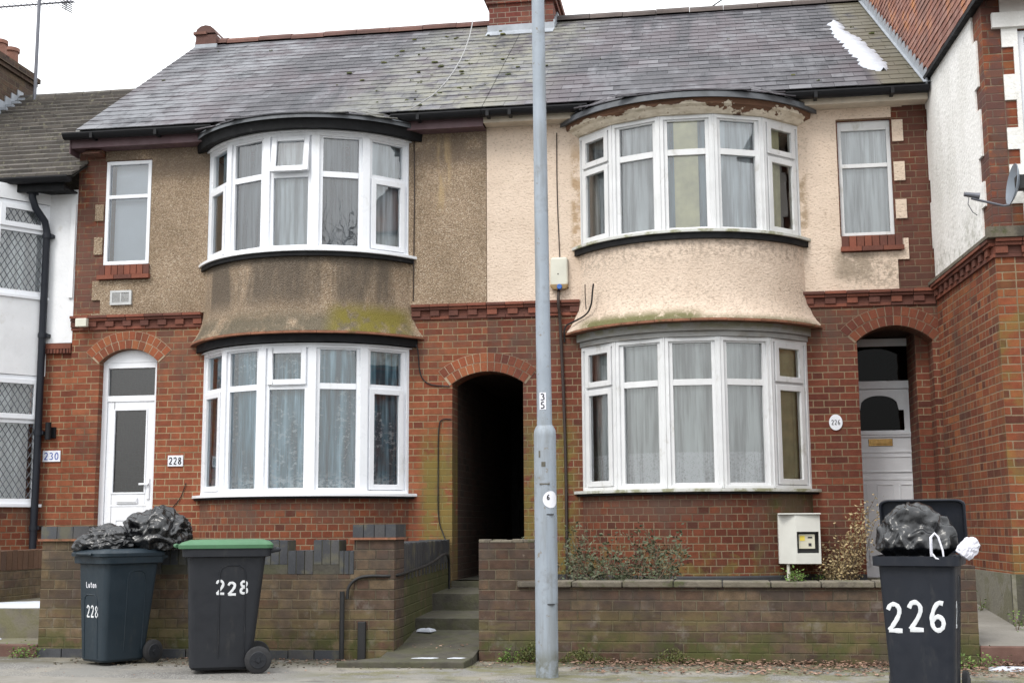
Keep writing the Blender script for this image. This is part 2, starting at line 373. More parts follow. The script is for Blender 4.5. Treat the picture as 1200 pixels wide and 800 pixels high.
M['old_white'] = simple('aged_white_window_paint', (.72,.73,.74), .5, 4, .14, .1, 30, stains=[dict(col=(.30,.28,.22), scale=7, aniso=(1, 1, .6), th=.64, k=.45)])
M['sill_moss'] = simple('grubby_white_sill', (.62,.63,.60), .55, 6, .25, .1, stains=[dict(col=(.17,.17,.06), scale=6, th=.54, k=.8)])
M['door_w'] = simple('white_upvc_door', (.80,.82,.86), .3, 3, .05)
M['door_g'] = simple('pale_grey_door_paint', (.80,.81,.84), .45, 5, .12, .05)
M['brass'] = simple('tarnished_brass', (.45,.28,.10), .35, 20, .4, metal=.8)
M['chrome'] = simple('silver_handle', (.62,.63,.65), .25, 5, .1, metal=.9)
M['rubber'] = simple('black_seal', (.02,.02,.022), .5, 5, .1)
def glass_mat(name, tint=(.92,.95,.96), refl=1.0, wav=.0, base=0., rough=.012):
    t = NT(name)
    tr = t.n('ShaderNodeBsdfTransparent'); tr.inputs[0].default_value = (*tint, 1)
    gl = t.n('ShaderNodeBsdfGlossy'); gl.inputs['Color'].default_value = (1, 1, 1, 1); gl.inputs['Roughness'].default_value = rough
    fr = t.n('ShaderNodeFresnel'); fr.inputs[0].default_value = 1.62
    if wav:
        b = t.bump(t.noise(t.pos(), 2.2, 2), wav, .03); t.link(b, gl.inputs['Normal']); 
    f = t.math('MULTIPLY_ADD', fr.outputs[0], refl, base, clamp=True)
    mx = t.n('ShaderNodeMixShader'); t.link(f, mx.inputs[0]); t.link(tr.outputs[0], mx.inputs[1]); t.link(gl.outputs[0], mx.inputs[2])
    t.link(mx.outputs[0], t.out.inputs[0])
    return t.m
M['glass'] = glass_mat('window_glass', (.97,.985,.99), refl=1.0, wav=.05, base=.085)
M['glass_dim'] = glass_mat('grey_obscured_glass', (.30,.32,.34), .8, .05, .05, .22)
M['glass_dark'] = glass_mat('dark_door_glass', (.06,.06,.065), .15, .05)
def net_mat(name, col, alpha, lace=0., zlace=(0, 0)):
    t = NT(name); p = t.pos()
    d = t.n('ShaderNodeBsdfDiffuse'); tl = t.n('ShaderNodeBsdfTranslucent'); tr = t.n('ShaderNodeBsdfTransparent')
    c = t.ramp(t.noise(t.vscale(p, (1, 1, .12)), 9., 4), [(.3, tuple(x*.62 for x in col)), (.7, col)])  # streaks put the shade of the folds into the net's colour
    if lace:
        Pz = t.sep(p)[2]; c = t.mix(t.math('MULTIPLY', t.rng(t.voro(p, 52., 'F1'), .2, .5), t.math('MULTIPLY', t.rng(Pz, zlace[0]-.02, zlace[0]+.02), t.rng(Pz, zlace[1]-.01, zlace[1]+.01, 1., 0.))), c, (.85,.88,.9))
    t.link(c, d.inputs[0]); t.link(c, tl.inputs[0])
    a = t.n('ShaderNodeMixShader'); a.inputs[0].default_value = .12; t.link(d.outputs[0], a.inputs[1]); t.link(tl.outputs[0], a.inputs[2])
    gath = t.rng(t.noise(t.comb(t.math('MULTIPLY', t.sep(p)[0], 1.), t.math('MULTIPLY', t.sep(p)[1], .35), t.math('MULTIPLY', t.sep(p)[2], .05)), 17., 3, .6), .36, .62)
    f = t.math('ADD', alpha*.55, t.math('MULTIPLY', gath, 1-alpha*.55), clamp=True)
    if lace:
        P = t.sep(p)
        pat = t.rng(t.voro(t.vscale(p, (1, 1, 1)), 26., 'F1'), .25, .5)
        zz = t.math('MULTIPLY', t.rng(P[2], zlace[0]-.02, zlace[0]+.02), t.rng(P[2], zlace[1]-.01, zlace[1]+.01, 1., 0.))
        f = t.math('ADD', f, t.math('MULTIPLY', t.math('MULTIPLY', pat, zz), lace), clamp=True)
    b = t.n('ShaderNodeMixShader'); t.put(b.inputs[0], f); t.link(tr.outputs[0], b.inputs[1]); t.link(a.outputs[0], b.inputs[2])
    t.link(b.outputs[0], t.out.inputs[0]); return t.m
M['net_blue'] = net_mat('blue_white_net', (.86,.95,1.0), .93)
def teal_mat():
    t = NT('blue_teal_patterned_fold_shaded_curtain'); p = t.pos(); P = t.sep(p)
    v = t.comb(P[0], t.math('MULTIPLY', P[1], .35), t.math('MULTIPLY', P[2], .06)); n1 = t.noise(v, 15., 3, .6)
    c = t.ramp(n1, [(.36, (.05,.10,.13)), (.52, (.17,.33,.41)), (.68, (.50,.74,.86))])  # upright streaks paint dark folds and bright ribs into the cloth colour
    pat = t.math('MULTIPLY', t.rng(t.noise(t.vscale(p, (1, 1, 1.4)), 16., 5, .7), .52, .62), t.rng(t.noise(t.vscale(p, (1, 1, .5)), 3.2, 2), .46, .58))
    c = t.mix(t.math('MULTIPLY', pat, .55), c, (.80,.90,.94))
    lo = t.math('MULTIPLY', t.rng(P[2], 1.52, 1.72, 1., 0.), t.rng(t.noise(t.vscale(p, (1, 1, 2.)), 14., 4, .7), .42, .58)); c = t.mix(t.math('MULTIPLY', lo, .75), c, (.86,.94,.97))
    return t.bsdf(c, .9, spec=.1)
M['net_dim'] = net_mat('thin_dim_net', (.34,.38,.42), .7)
M['reveal'] = simple('off_white_window_reveal', (.45,.46,.46), .8, 4, .2)
M['teal'] = teal_mat()
M['net_ll'] = net_mat('grey_blue_lace_net', (.46,.64,.74), .70, .2, (1.5, 1.8))
M['net_lr'] = net_mat('grey_net_with_lace_hem', (.80,.86,.85), .92, .14, (1.45, 1.84))
M['net_ur'] = net_mat('pale_net', (.86,.92,.94), .9)
M['cloth_y'] = simple('pale_yellow_green_curtain_cloth', (.72,.70,.46), .9, 6, .3)
M['cloth_g'] = simple('grey_white_curtain_cloth', (.80,.84,.84), .9, 3, .3)
M['blind'] = simple('pale_blue_grey_blind', (.60,.67,.74), .8, 2, .12)
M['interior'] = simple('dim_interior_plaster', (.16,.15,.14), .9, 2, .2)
M['lead_came'] = simple('lead_came', (.10,.11,.13), .5, 10, .2)
M['lace_red'] = None

# ground
def asphalt():
    t = NT('worn_grey_asphalt_pavement'); p = t.pos()
    agg = t.voro(p, 130., 'F1', 'Color')
    c = t.ramp(t.sep(agg)[0], [(0, (.10,.096,.09)), (.5, (.17,.165,.155)), (.85, (.24,.23,.215)), (1, (.36,.345,.32))])
    c = t.mix(t.rng(t.noise(p, 1.1, 6, .6), .42, .62), c, (.20,.195,.18))
    c = t.stains(c, [dict(col=(.09,.08,.05), y=(-3.95,-3.3,.15), scale=4, th=.42, k=.75),
                     dict(col=(.13,.125,.05), x=(-3,4,.3), y=(-4.8,-3.3,.3), scale=3, th=.5, k=.7),
                     dict(col=(.30,.275,.23), scale=1.6, th=.56, k=.5), dict(col=(.075,.07,.068), scale=2.3, th=.62, k=.6)])
    return t.bsdf(c, .92, t.bump(t.noise(p, 90., 4, .7), .6, .006), spec=.3)
M['asphalt'] = asphalt()
M['road'] = simple('road_asphalt', (.07,.07,.072), .9, 3, .3, .5, 80)
M['concrete'] = simple('stained_concrete', (.20,.18,.14), .92, 3, .35, .5, 45, stains=[dict(col=(.12,.115,.05), scale=3, th=.5, k=.65), dict(col=(.10,.09,.075), scale=7, th=.6, k=.6)])
M['concrete_pale'] = simple('pale_concrete', (.24,.225,.20), .92, 3, .25, .5, 45, stains=[dict(col=(.15,.14,.11), scale=2, th=.55, k=.5)])
M['concrete_mossy'] = simple('mossy_concrete', (.10,.092,.07), .95, 4, .45, .6, 35, stains=[dict(col=(.05,.052,.022), scale=4, th=.5, k=.65), dict(col=(.045,.04,.035), scale=6, th=.55, k=.6)])
M['plinth_c'] = simple('grey_cement_plinth', (.24,.225,.18), .95, 5, .4, .6, 35, stains=[dict(col=(.10,.095,.05), scale=5, th=.52, k=.7), dict(col=(.05,.045,.04), scale=9, th=.66, k=.8)])
M['red_edge'] = simple('worn_red_step_paint', (.14,.075,.058), .85, 6, .35, .3)
M['coping'] = simple('weathered_stone_coping', (.19,.165,.125), .95, 5, .4, .6, 40, stains=[dict(col=SOOT, scale=5, th=.54, k=.7), dict(col=moss_g, scale=7, th=.60, k=.7)])
M['soil'] = simple('dark_garden_soil', (.06,.045,.032), 1., 6, .4, .9, 25)
M['grassy'] = simple('far_ground', (.12,.12,.10), .95, 1, .3)
M['stone_k'] = simple('granite_kerb', (.22,.22,.21), .85, 20, .3, .3)
M['dark_plinth'] = simple('black_bitumen_plinth', (.035,.036,.04), .7, 5, .3, .3)
M['snow'] = simple('old_lying_snow', (.52,.55,.61), .7, 14, .16, .6, 40)
M['steel'] = simple('galvanised_steel_paint', (.33,.375,.43), .55, 2.5, .2, .08, 50, metal=.15,
    stains=[dict(col=(.19,.20,.20), scale=9, aniso=(1, 1, .10), th=.54, k=.55), dict(col=(.15,.15,.14), scale=5, th=.62, k=.5), dict(col=(.20,.17,.13), scale=16, th=.66, k=.8, soft=.03), dict(col=(.10,.10,.06), z=(-.1,.16,.08), scale=8, th=.45, k=.7)])
M['steel_l'] = simple('scuffed_pale_steel', (.46,.51,.58), .5, 3, .15, metal=.1)
M['white_stk'] = simple('white_sticker', (.80,.80,.86), .4, 20, .1)
M['black_ink'] = NT('black_ink').bsdf((.02,.02,.025), .5)
M['blue_ink'] = NT('blue_glaze').bsdf((.06,.10,.35), .3)
M['plaque'] = simple('white_ceramic_plaque', (.74,.76,.82), .25, 20, .12)
def binmat(name, col):
    t = NT(name); p = t.n('ShaderNodeTexCoord').outputs['Object']
    c = t.ramp(t.noise(p, 5., 6, .65), [(.3, tuple(x*.8 for x in col)), (.75, col)])
    c = t.mix(t.math('MULTIPLY', t.rng(t.noise(t.vscale(p, (1, 1, .35)), 9., 6, .7), .54, .74), .25), c, (.085,.08,.07))
    return t.bsdf(c, t.rng(t.noise(p, 12., 4), .3, .7, .38, .6), t.bump(t.noise(p, 160., 2), .12, .002), spec=.32)
M['bin_blue'] = binmat('slate_blue_bin_plastic', (.020,.032,.043))
M['bin_grey'] = binmat('charcoal_bin_plastic', (.018,.020,.025))
M['bin_dark'] = binmat('blue_black_bin_plastic', (.015,.018,.026))
M['bin_green'] = binmat('green_lid_plastic', (.075,.18,.095))
M['bin_rim'] = binmat('grey_rim_plastic', (.075,.085,.098))
M['tyre'] = simple('black_rubber_tyre', (.018,.018,.02), .75, 10, .2)
M['chalk'] = simple('white_brushed_paint', (.72,.74,.76), .7, 25, .2)
def bagmat():
    t = NT('glossy_black_bin_bag_plastic'); p = t.n('ShaderNodeTexCoord').outputs['Object']
    n1 = t.noise(p, 7., 2, .5, dist=1.0); n2 = t.noise(p, 16., 2, .5)
    r = t.math('ABSOLUTE', t.math('SUBTRACT', n1, .5))
    h = t.math('ADD', t.math('MULTIPLY', r, 3.), t.math('MULTIPLY', n2, .25))
    return t.bsdf((.006,.0065,.008), .27, t.bump(h, .14, .03), spec=.7)
M['bag'] = bagmat()
M['white_bag'] = simple('thin_white_plastic_bag', (.78,.78,.86), .4, 10, .15, .4, 30)
M['meter'] = simple('cream_white_meter_plastic', (.66,.66,.61), .45, 5, .12)
M['yellow_lab'] = NT('yellow_label').bsdf((.75,.60,.08), .5)
M['paper_lab'] = NT('pale_meter_face').bsdf((.60,.58,.46), .5)
M['cable'] = simple('black_cable', (.015,.015,.016), .6, 5, .2)
M['cable_g'] = simple('grey_wire', (.34,.34,.34), .6, 5, .2)
M['cable_b'] = simple('brown_pipe_paint', (.035,.022,.018), .6, 5, .3)
M['alarm'] = simple('yellowed_alarm_plastic', (.66,.65,.56), .45, 4, .15)
M['alarm_t'] = simple('tan_alarm_base', (.30,.20,.09), .5, 4, .2)
M['blue_led'] = NT('blue_strobe_lens').bsdf((.03,.12,.42), .2)
M['dish'] = simple('grey_dish_paint', (.20,.23,.27), .4, 5, .15)
M['alu'] = simple('dull_aluminium', (.16,.165,.19), .45, 5, .2, metal=.5)
M['vent'] = simple('white_grey_vent', (.55,.56,.56), .6, 10, .2)
M['pot'] = simple('red_chimney_pot', (.30,.15,.11), .85, 5, .3, .2)
def leafmat(name, cols):
    t = NT(name); c = t.ramp(t.island(), [(i/(len(cols)-1), x) for i, x in enumerate(cols)])
    m = t.bsdf(c, .6, spec=.35); 
    return m
M['leaf_dead'] = leafmat('dead_brown_leaf', [(.16,.09,.06), (.24,.14,.10), (.09,.05,.035), (.38,.25,.19), (.13,.08,.05), (.28,.17,.12)])
M['leaf_green'] = leafmat('dusty_green_leaf', [(.06,.075,.04), (.09,.11,.055), (.045,.055,.03), (.13,.14,.085), (.07,.085,.045)])
M['leaf_tan'] = leafmat('dry_tan_leaf', [(.42,.32,.16), (.50,.40,.22), (.30,.22,.11), (.56,.46,.27)])
M['leaf_weed'] = leafmat('bright_weed_leaf', [(.09,.15,.03), (.13,.21,.04), (.06,.10,.025), (.17,.25,.06)])
M['moss'] = leafmat('dark_moss', [(.05,.065,.02), (.08,.09,.025), (.11,.11,.03), (.04,.05,.015)])
M['twig'] = simple('brown_twig', (.13,.095,.065), .9, 10, .3)
M['bark'] = simple('grey_bark', (.10,.085,.07), .95, 8, .4, .5, 30)
# ------------------------------------------------------------------ generic builders
def holes_wall(mb, x0, x1, z0, z1, holes, y0, y1, mi=0):
    """solid slab y0(front)..y1 with rectangular holes; hole=(x0,x1,z0,z1[,arch_rise]); reveals come by themselves"""
    xs = sorted({x0, x1, *[min(max(v, x0), x1) for h in holes for v in h[:2]]})
    zs = sorted({z0, z1, *[min(max(v, z0), z1) for h in holes for v in h[2:4]]})
    def solid(i, j):
        if i < 0 or j < 0 or i >= len(xs)-1 or j >= len(zs)-1: return False
        cx = (xs[i]+xs[i+1])/2; cz = (zs[j]+zs[j+1])/2
        return not any(h[0] < cx < h[1] and h[2] < cz < h[3] for h in holes)
    for i in range(len(xs)-1):
        for j in range(len(zs)-1):
            if not solid(i, j): continue
            sk = ''
            if solid(i-1, j): sk += 'l'
            if solid(i+1, j): sk += 'r'
            if solid(i, j+1): sk += 't'
            if solid(i, j-1): sk += 'd'
            mb.box(xs[i], xs[i+1], y0, y1, zs[j], zs[j+1], mi, sk)
    for h in holes:
        if len(h) < 5 or not h[4]: continue
        a = (h[1]-h[0])/2; c = (h[0]+h[1])/2; r = h[4]; Rr = (a*a+r*r)/(2*r); zc = h[3]-Rr
        xa, xb = max(h[0], x0), min(h[1], x1); n = 14
        f = lambda x: zc + math.sqrt(max(Rr*Rr-(x-c)**2, 0))
        for k in range(n):
            u, w = xa+(xb-xa)*k/n, xa+(xb-xa)*(k+1)/n
            zu, zw = f(u), f(w)
            mb.face([(u,y0,zu), (w,y0,zw), (w,y0,h[3]+1e-4), (u,y0,h[3]+1e-4)], None, mi)
            mb.face([(w,y1,zw), (u,y1,zu), (u,y1,h[3]+1e-4), (w,y1,h[3]+1e-4)], None, mi)
            mb.face([(u,y1,zu), (w,y1,zw), (w,y0,zw), (u,y0,zu)], None, mi)

def voussoirs(mb, mortar, c, a, rise, zcrown, yf, rings=2, ring_t=.105, x_clip=(-99, 99)):
    Rr = (a*a+rise*rise)/(2*rise); zc = zcrown-Rr; th = math.asin(a/Rr)
    for k in range(rings):
        r0 = Rr + k*ring_t + .004; r1 = r0 + ring_t - .008
        ext = th + (.02 if k == 0 else .05)
        n = max(3, int(round(2*ext*(r0+r1)/2/.082)))
        for i in range(n):
            t0 = -ext + 2*ext*(i+.06)/n; t1 = -ext + 2*ext*(i+.94)/n
            P = lambda r, t, y: (c + r*math.sin(t), y, zc + r*math.cos(t))
            if not (x_clip[0] <= P(r0, (t0+t1)/2, 0)[0] <= x_clip[1]): continue
            j = random.uniform(-.001, .002)
            mb.hexa([P(r0,t0,yf+j), P(r0,t1,yf+j), P(r0,t1,yf+.05), P(r0,t0,yf+.05), P(r1,t0,yf+j), P(r1,t1,yf+j), P(r1,t1,yf+.05), P(r1,t0,yf+.05)])
    ext = th+.05; n = 24; ro = Rr+rings*ring_t; ym = yf+.004
    for i in range(n):
        t0 = -ext+2*ext*i/n; t1 = -ext+2*ext*(i+1)/n
        P = lambda r, t, y: (c + r*math.sin(t), y, zc + r*math.cos(t))
        if not (x_clip[0] <= P(Rr, (t0+t1)/2, 0)[0] <= x_clip[1]): continue
        mortar.hexa([P(Rr+.001,t0,ym), P(Rr+.001,t1,ym), P(Rr+.001,t1,ym+.03), P(Rr+.001,t0,ym+.03), P(ro,t0,ym), P(ro,t1,ym), P(ro,t1,ym+.03), P(ro,t0,ym+.03)])

def string_course(trim, x0, x1, y0, z=3.57, ux=(1, 0, 0), uy=(0, 1, 0)):
    """moulded brick band with dentils; (x measured along ux from origin 0, projecting along -uy from y0)"""
    o = (0, 0, 0); uz = (0, 0, 1)
    if ux != (1, 0, 0): o = ux[1]; ux = ux[0]
    L = x1-x0
    def run(step, jit, p, za, zb, gap=.006, skip=0):
        n = int(round(L/step))
        for i in range(n):
            if skip and i % 2: continue
            a = x0+L*i/n+gap/2; b = x0+L*(i+1)/n-gap/2; q = p+random.uniform(-jit, jit)
            trim.obox(o, ux, uy, uz, a, b, y0-q, y0+.03, za, zb)
    run(.225, .003, .075, z-.030, z)
    run(.225, .002, .052, z-.062, z-.033)
    run(.112, .001, .040, z-.130, z-.066, skip=1)
    trim.obox(o, ux, uy, uz, x0, x1, y0-.012, y0+.02, z-.130, z-.064)
    run(.225, .002, .022, z-.165, z-.133)

# --- the four curved bays share one plan
BAY_R = (1.205**2+.65**2)/(2*.65); BAY_YC = BAY_R-.65
def bay_arc(cx, off, n=28, y_end=0.0, sag=0):
    r = BAY_R+off; th = math.acos((BAY_YC-y_end)/r) if r > BAY_YC else 0
    return [(cx + r*math.sin(-th+2*th*i/n), BAY_YC - r*math.cos(-th+2*th*i/n)) for i in range(n+1)]
def bay_sweep(mb, cx, prof, n=28, y_end=0.02, mi=0):
    """prof: list of (off, z) from bottom to top, outside face"""
    rows = [[(x, y, z) for x, y in bay_arc(cx, o, n, y_end)] for o, z in prof]
    L = BAY_R*2*1.0
    v = 0
    for j in range(len(rows)-1):
        for i in range(n):
            u0 = L*i/n; u1 = L*(i+1)/n; z0 = prof[j][1]; z1 = prof[j+1][1]
            mb.face([rows[j][i], rows[j][i+1], rows[j+1][i+1], rows[j+1][i]], [(u0,z0), (u1,z0), (u1,z1), (u0,z1)], mi)
def bay_slab(mb, cx, off, z0, z1, n=28, y_end=0.0, mi=0):
    pts = bay_arc(cx, off, n, y_end)
    for i in range(n):
        a, b = pts[i], pts[i+1]
        mb.face([(a[0],a[1],z0), (b[0],b[1],z0), (b[0],b[1],z1), (a[0],a[1],z1)], None, mi)
    mb.face([(x,y,z1) for x, y in pts], None, mi)
    mb.face([(x,y,z0) for x, y in pts][::-1], None, mi)
    a, b = pts[-1], pts[0]
    mb.face([(a[0],a[1],z0), (b[0],b[1],z0), (b[0],b[1],z1), (a[0],a[1],z1)], None, mi)

def rect_frame(mb, o, ux, uy, a0, a1, c0, c1, w, b0, b1, wb=None, wt=None):
    """four bars (a along ux, c up); depth b0..b1 along uy (uy points inwards)"""
    uz = (0, 0, 1); wb = w if wb is None else wb; wt = w if wt is None else wt
    mb.obox(o, ux, uy, uz, a0, a0+w, b0, b1, c0, c1); mb.obox(o, ux, uy, uz, a1-w, a1, b0, b1, c0, c1)
    mb.obox(o, ux, uy, uz, a0+w, a1-w, b0, b1, c0, c0+wb); mb.obox(o, ux, uy, uz, a0+w, a1-w, b0, b1, c1-wt, c1)

def glazed_light(house, win, frame, o, ux, uy, a0, a1, c0, c1, ct, style, fw=.05, mat_f=None, glass=None, tilt=0, bars=None):
    """one light: outer frame plus transom at ct; style (lower, upper): 'f' fixed, 's' opening sash"""
    uz = Vector((0, 0, 1)); o = Vector(o); ux = Vector(ux); uy = Vector(uy)
    rect_frame(frame, o, ux, uy, a0, a1, c0, c1, fw, 0, .07)
    frame.obox(o, ux, uy, uz, a0+fw, a1-fw, .002, .068, ct-.035, ct+.035)
    for kind, z0, z1 in ((style[0], c0+fw, ct-.035), (style[1], ct+.035, c1-fw)):
        x0, x1 = a0+fw, a1-fw
        g0, g1, h0, h1, gy = x0-.004, x1+.004, z0-.004, z1+.004, .035
        if kind in 'so':
            sb = MB(); s0, s1, t0, t1 = x0-.018, x1+.018, z0-.018, z1+.018
            rect_frame(sb, o, ux, uy, s0, s1, t0, t1, .058, -.022, .034)
            piv = o+ux*s0+uz*t1
            if kind == 'o':
                rot = Matrix.Rotation(R(-9), 4, ux); T = Matrix.Translation(piv) @ rot @ Matrix.Translation(-piv)
                sb.v = [T @ v for v in sb.v]
            sb.build('sash', mat_f, win, bevel=.004)
            g0, g1, h0, h1, gy = s0+.054, s1-.054, t0+.054, t1-.054, .006
        gb = MB()
        P = lambda a, c: o+ux*a+uy*gy+uz*c
        pts = [P(g0,h0), P(g1,h0), P(g1,h1), P(g0,h1)]
        if kind == 'o': pts = [T @ p for p in pts]
        gb.face(pts)
        gb.build('pane', glass or M['glass'], win)
        if bars:
            lb = MB(); s = bars; w = g1-g0; hh = h1-h0
            def clip(k, sg):
                # diagonal lines c = h0 + sg*(a-ref)*1.55 + k
                res = []
                for i in range(0, 41):
                    a = g0+w*i/40; c = h0 + (1.55*(a-g0) if sg > 0 else 1.55*(g1-a)) + k
                    if h0 <= c <= h1: res.append(P(a, c)-uy*.004)
                return res
            k = -w*1.55
            while k < hh:
                for sg in (1, -1):
                    q = clip(k, sg)
                    if len(q) > 1: lb.tube([q[0], q[-1]], .0042, 4, cap=False)
                k += s
            if lb.v: lb.build('lead_lattice', M['lead_came'], win)

def bay_window(house, cx, z0, z1, zt, styles, mat_f, sill_mat, sill_z, black=True, mull=.045, name='window', label=None, tz=None):
    """five lights round the curved bay"""
    cx0 = bay_arc(cx, 0, 5, 0.0)
    fr = MB()
    win = None
    jobs = []
    for i in range(5):
        p0 = Vector((*cx0[i], 0)); p1 = Vector((*cx0[i+1], 0)); d = (p1-p0); L = d.length; ux = d/L; uy = Vector((-ux.y, ux.x, 0))
        jobs.append((p0, ux, uy, L))
    for i in range(6):         # corner posts
        p = Vector((*cx0[i], 0)); r = Vector((p.x-cx, p.y-BAY_YC, 0)).normalized(); t = Vector((-r.y, r.x, 0))
        w = mull if 0 < i < 5 else .03
        a0, a1 = (-w, w)
        if i == 0: a0, a1 = -.012, .03
        if i == 5: a0, a1 = -.03, .012
        fr.obox(p, t, -r, (0, 0, 1), a0, a1, -.012, .08, z0, z1)
        if mat_f is M['old_white'] and 0 < i < 5:
            fr.obox(p, t, -r, (0, 0, 1), -.006, .006, -.024, -.010, z0, z1)
    tmp = MB(); 
    lights = []
    # frame head bar follows the facets
    for (p, ux, uy, L) in jobs:
        fr.obox(p, ux, uy, (0, 0, 1), .01, L-.01, -.018, .075, z1-.04, z1+.002)
        fr.obox(p, ux, uy, (0, 0, 1), .01, L-.01, -.022, .075, z0-.002, z0+.03)
    sub = MB()
    for (p, ux, uy, L), st in zip(jobs, styles):
        e = .028
        rect_frame(fr, p, ux, uy, e, L-e, z0+.002, z1-.002, .055, 0.004, .07)
        fr.obox(p, ux, uy, (0, 0, 1), e+.055, L-e-.055, .006, .066, zt-.033, zt+.033)
    win = fr.build(name, mat_f, house, bevel=.003)
    if label: win['label'] = label
    for (p, ux, uy, L), st in zip(jobs, styles):
        dummy = MB(); e = .028
        glazed_light(house, win, dummy, p, ux, uy, e, L-e, z0+.002, z1-.002, zt, st, .055, mat_f)
    sb = MB(); bay_slab(sb, cx, .10, sill_z, sill_z+.032, y_end=-.004)
    sb.build('sill', sill_mat, win, bevel=.004)
    if black:
        sb = MB(); bay_slab(sb, cx, .075, sill_z-black, sill_z-.002, y_end=-.006)
        sb.build('drip_board', M['black_board'], win)
    return win

def curtain(name, pts, z0, z1, mat, label, cat, amp=.02, waves=9, hem=None, group=None, uneven=0., seed=0, nz=14, per=12):
    """pleated cloth hung along a plan polyline"""
    rnd = random.Random(seed)
    P = [Vector((*p, 0)) for p in pts]; S = [0]
    for i in range(len(P)-1): S.append(S[-1]+(P[i+1]-P[i]).length)
    N = int(S[-1]*per*waves/4)+20; ph = [rnd.uniform(0, 6.28) for _ in range(5)]
    mb = MB(); g = []
    for i in range(N+1):
        s = S[-1]*i/N; k = max(j for j in range(len(P)) if S[j] <= s+1e-9); k = min(k, len(P)-2)
        d = (P[k+1]-P[k]).normalized(); nrm = Vector((-d.y, d.x, 0)); q = P[k]+d*(s-S[k])
        w = math.sin(s*waves*2+ph[0]+1.6*math.sin(s*2.3+ph[1]))*.6+math.sin(s*waves*4.7+ph[2])*.25+math.sin(s*waves*.9+ph[3])*.5
        col = []
        for j in range(nz+1):
            t = j/nz; a = amp*(1.0-.45*t)
            off = nrm*(a*(w+.25*math.sin(t*4+s*5+ph[4])))
            if hem: zb = hem(s/S[-1], z0)
            else: zb = z0
            col.append(q+off+Vector((0, 0, zb+(z1-zb)*t)))
        g.append(col)
    for i in range(N):
        for j in range(nz): mb.face([g[i][j], g[i+1][j], g[i+1][j+1], g[i][j+1]], [(i/N, j/nz)]*4)
    o = mb.build(name, mat, smooth=80); tag(o, label, cat, group); return o

def slate_field(mb, S, rows, width_at, lap=.012, thick=.006, jitter=.004, wid=.28, umin=0., umax=1., drop=0.0):
    """S(u,v)->point with u across 0..1, v from ridge 0 to eave 1; every slate its own thin wedge"""
    for r in range(rows):
        v0 = max(r-.25, 0)/rows; v1 = (r+1)/rows
        n = max(1, int(round(width_at/wid)))
        sh = .5/n if r % 2 else 0
        us = [0]+[(i)/n+sh for i in range(0 if sh else 1, n)]+[1]
        us = [u for u in us if 0 <= u <= 1]
        for i in range(len(us)-1):
            a = us[i]+.0018/width_at*1; b = us[i+1]-.0018/width_at
            if b-a < .002: continue
            j0 = random.uniform(-jitter, jitter); j1 = random.uniform(-jitter*.3, jitter*.8); jz = random.uniform(0, .004)
            A, B, C, D = Vector(S(a, v0)), Vector(S(b, v0)), Vector(S(b, v1)), Vector(S(a, v1))
            n_ = (D-A).cross(B-A); n_.normalize()
            if n_.z < 0: n_ = -n_
            dn = (D-A).normalized()
            C = C+n_*(lap+jz)+dn*(j0); D = D+n_*(lap+jz+j1*.5)+dn*(j0)
            A = A+n_*.001; B = B+n_*.001
            E, F = D-n_*thick*1.6, C-n_*thick*1.6
            mb.face([D, C, B, A]); mb.face([E, F, C, D])
            mb.face([A, Vector(A)-n_*.001, E, D]); mb.face([B, C, F, Vector(B)-n_*.001])

# ------------------------------------------------------------------ house 228 and house 226
XL, XM, XR = -7.46, -2.472, 2.395
EY, EZ, RY, RZ = -.31, 5.75, 3.19, 8.15
BL, BRX = -4.59, -.197
h228 = thing('terraced_house', (-4.97, 0, 0), 'brown pebbledash and orange brick terraced house with white curved bays and white front door', 'house')
h226 = thing('terraced_house', (-.04, 0, 0), 'cream roughcast and dark red brick terraced house with peeling eaves and recessed grey door', 'house')

passage = (-2.874, -2.070, .5, 2.80, .13)
w = MB(); holes_wall(w, XL, XM, -.3, 5.62, [(-7.10,-6.53,4.18,5.44), (-7.10,-6.385,.48,3.17,.15), (-5.77,-3.41,1.46,3.05), (-5.77,-3.41,4.14,5.45), passage], 0, .30)
w.build('wall', M['brick_a'], h228, weld=False)
w = MB(); holes_wall(w, XM, XR, -.3, 5.62, [(1.44,2.005,4.18,5.47), (1.55,2.33,.48,3.185,.16), (-1.375,.98,1.46,3.02), (-1.375,.98,4.14,5.42), passage], 0, .30)
w.build('wall', M['brick_b'], h226, weld=False)
# side and back walls, floors inside
for hh, x0, x1, mt in ((h228, XL, XM, 'brick_a'), (h226, XM, XR, 'brick_b')):
    b = MB(); b.box(x0, x1, 6.2, 6.4, -.3, 5.6)
    if hh is h228: b.box(x0, x0+.2, .3, 6.2, -.3, 5.6)
    else: b.box(x1-.2, x1, .3, 6.2, -.3, 5.6)
    b.build('outer_wall', M[mt], hh)
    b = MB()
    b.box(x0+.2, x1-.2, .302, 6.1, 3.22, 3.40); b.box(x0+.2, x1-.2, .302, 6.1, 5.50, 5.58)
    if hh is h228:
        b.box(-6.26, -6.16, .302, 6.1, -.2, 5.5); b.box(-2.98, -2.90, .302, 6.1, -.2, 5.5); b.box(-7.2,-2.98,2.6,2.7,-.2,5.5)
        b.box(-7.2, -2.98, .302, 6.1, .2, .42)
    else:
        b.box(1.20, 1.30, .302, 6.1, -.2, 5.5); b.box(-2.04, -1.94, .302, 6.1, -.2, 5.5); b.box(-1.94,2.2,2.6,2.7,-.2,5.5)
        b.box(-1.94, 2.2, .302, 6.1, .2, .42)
    b.build('inner_wall', M['interior'], hh)

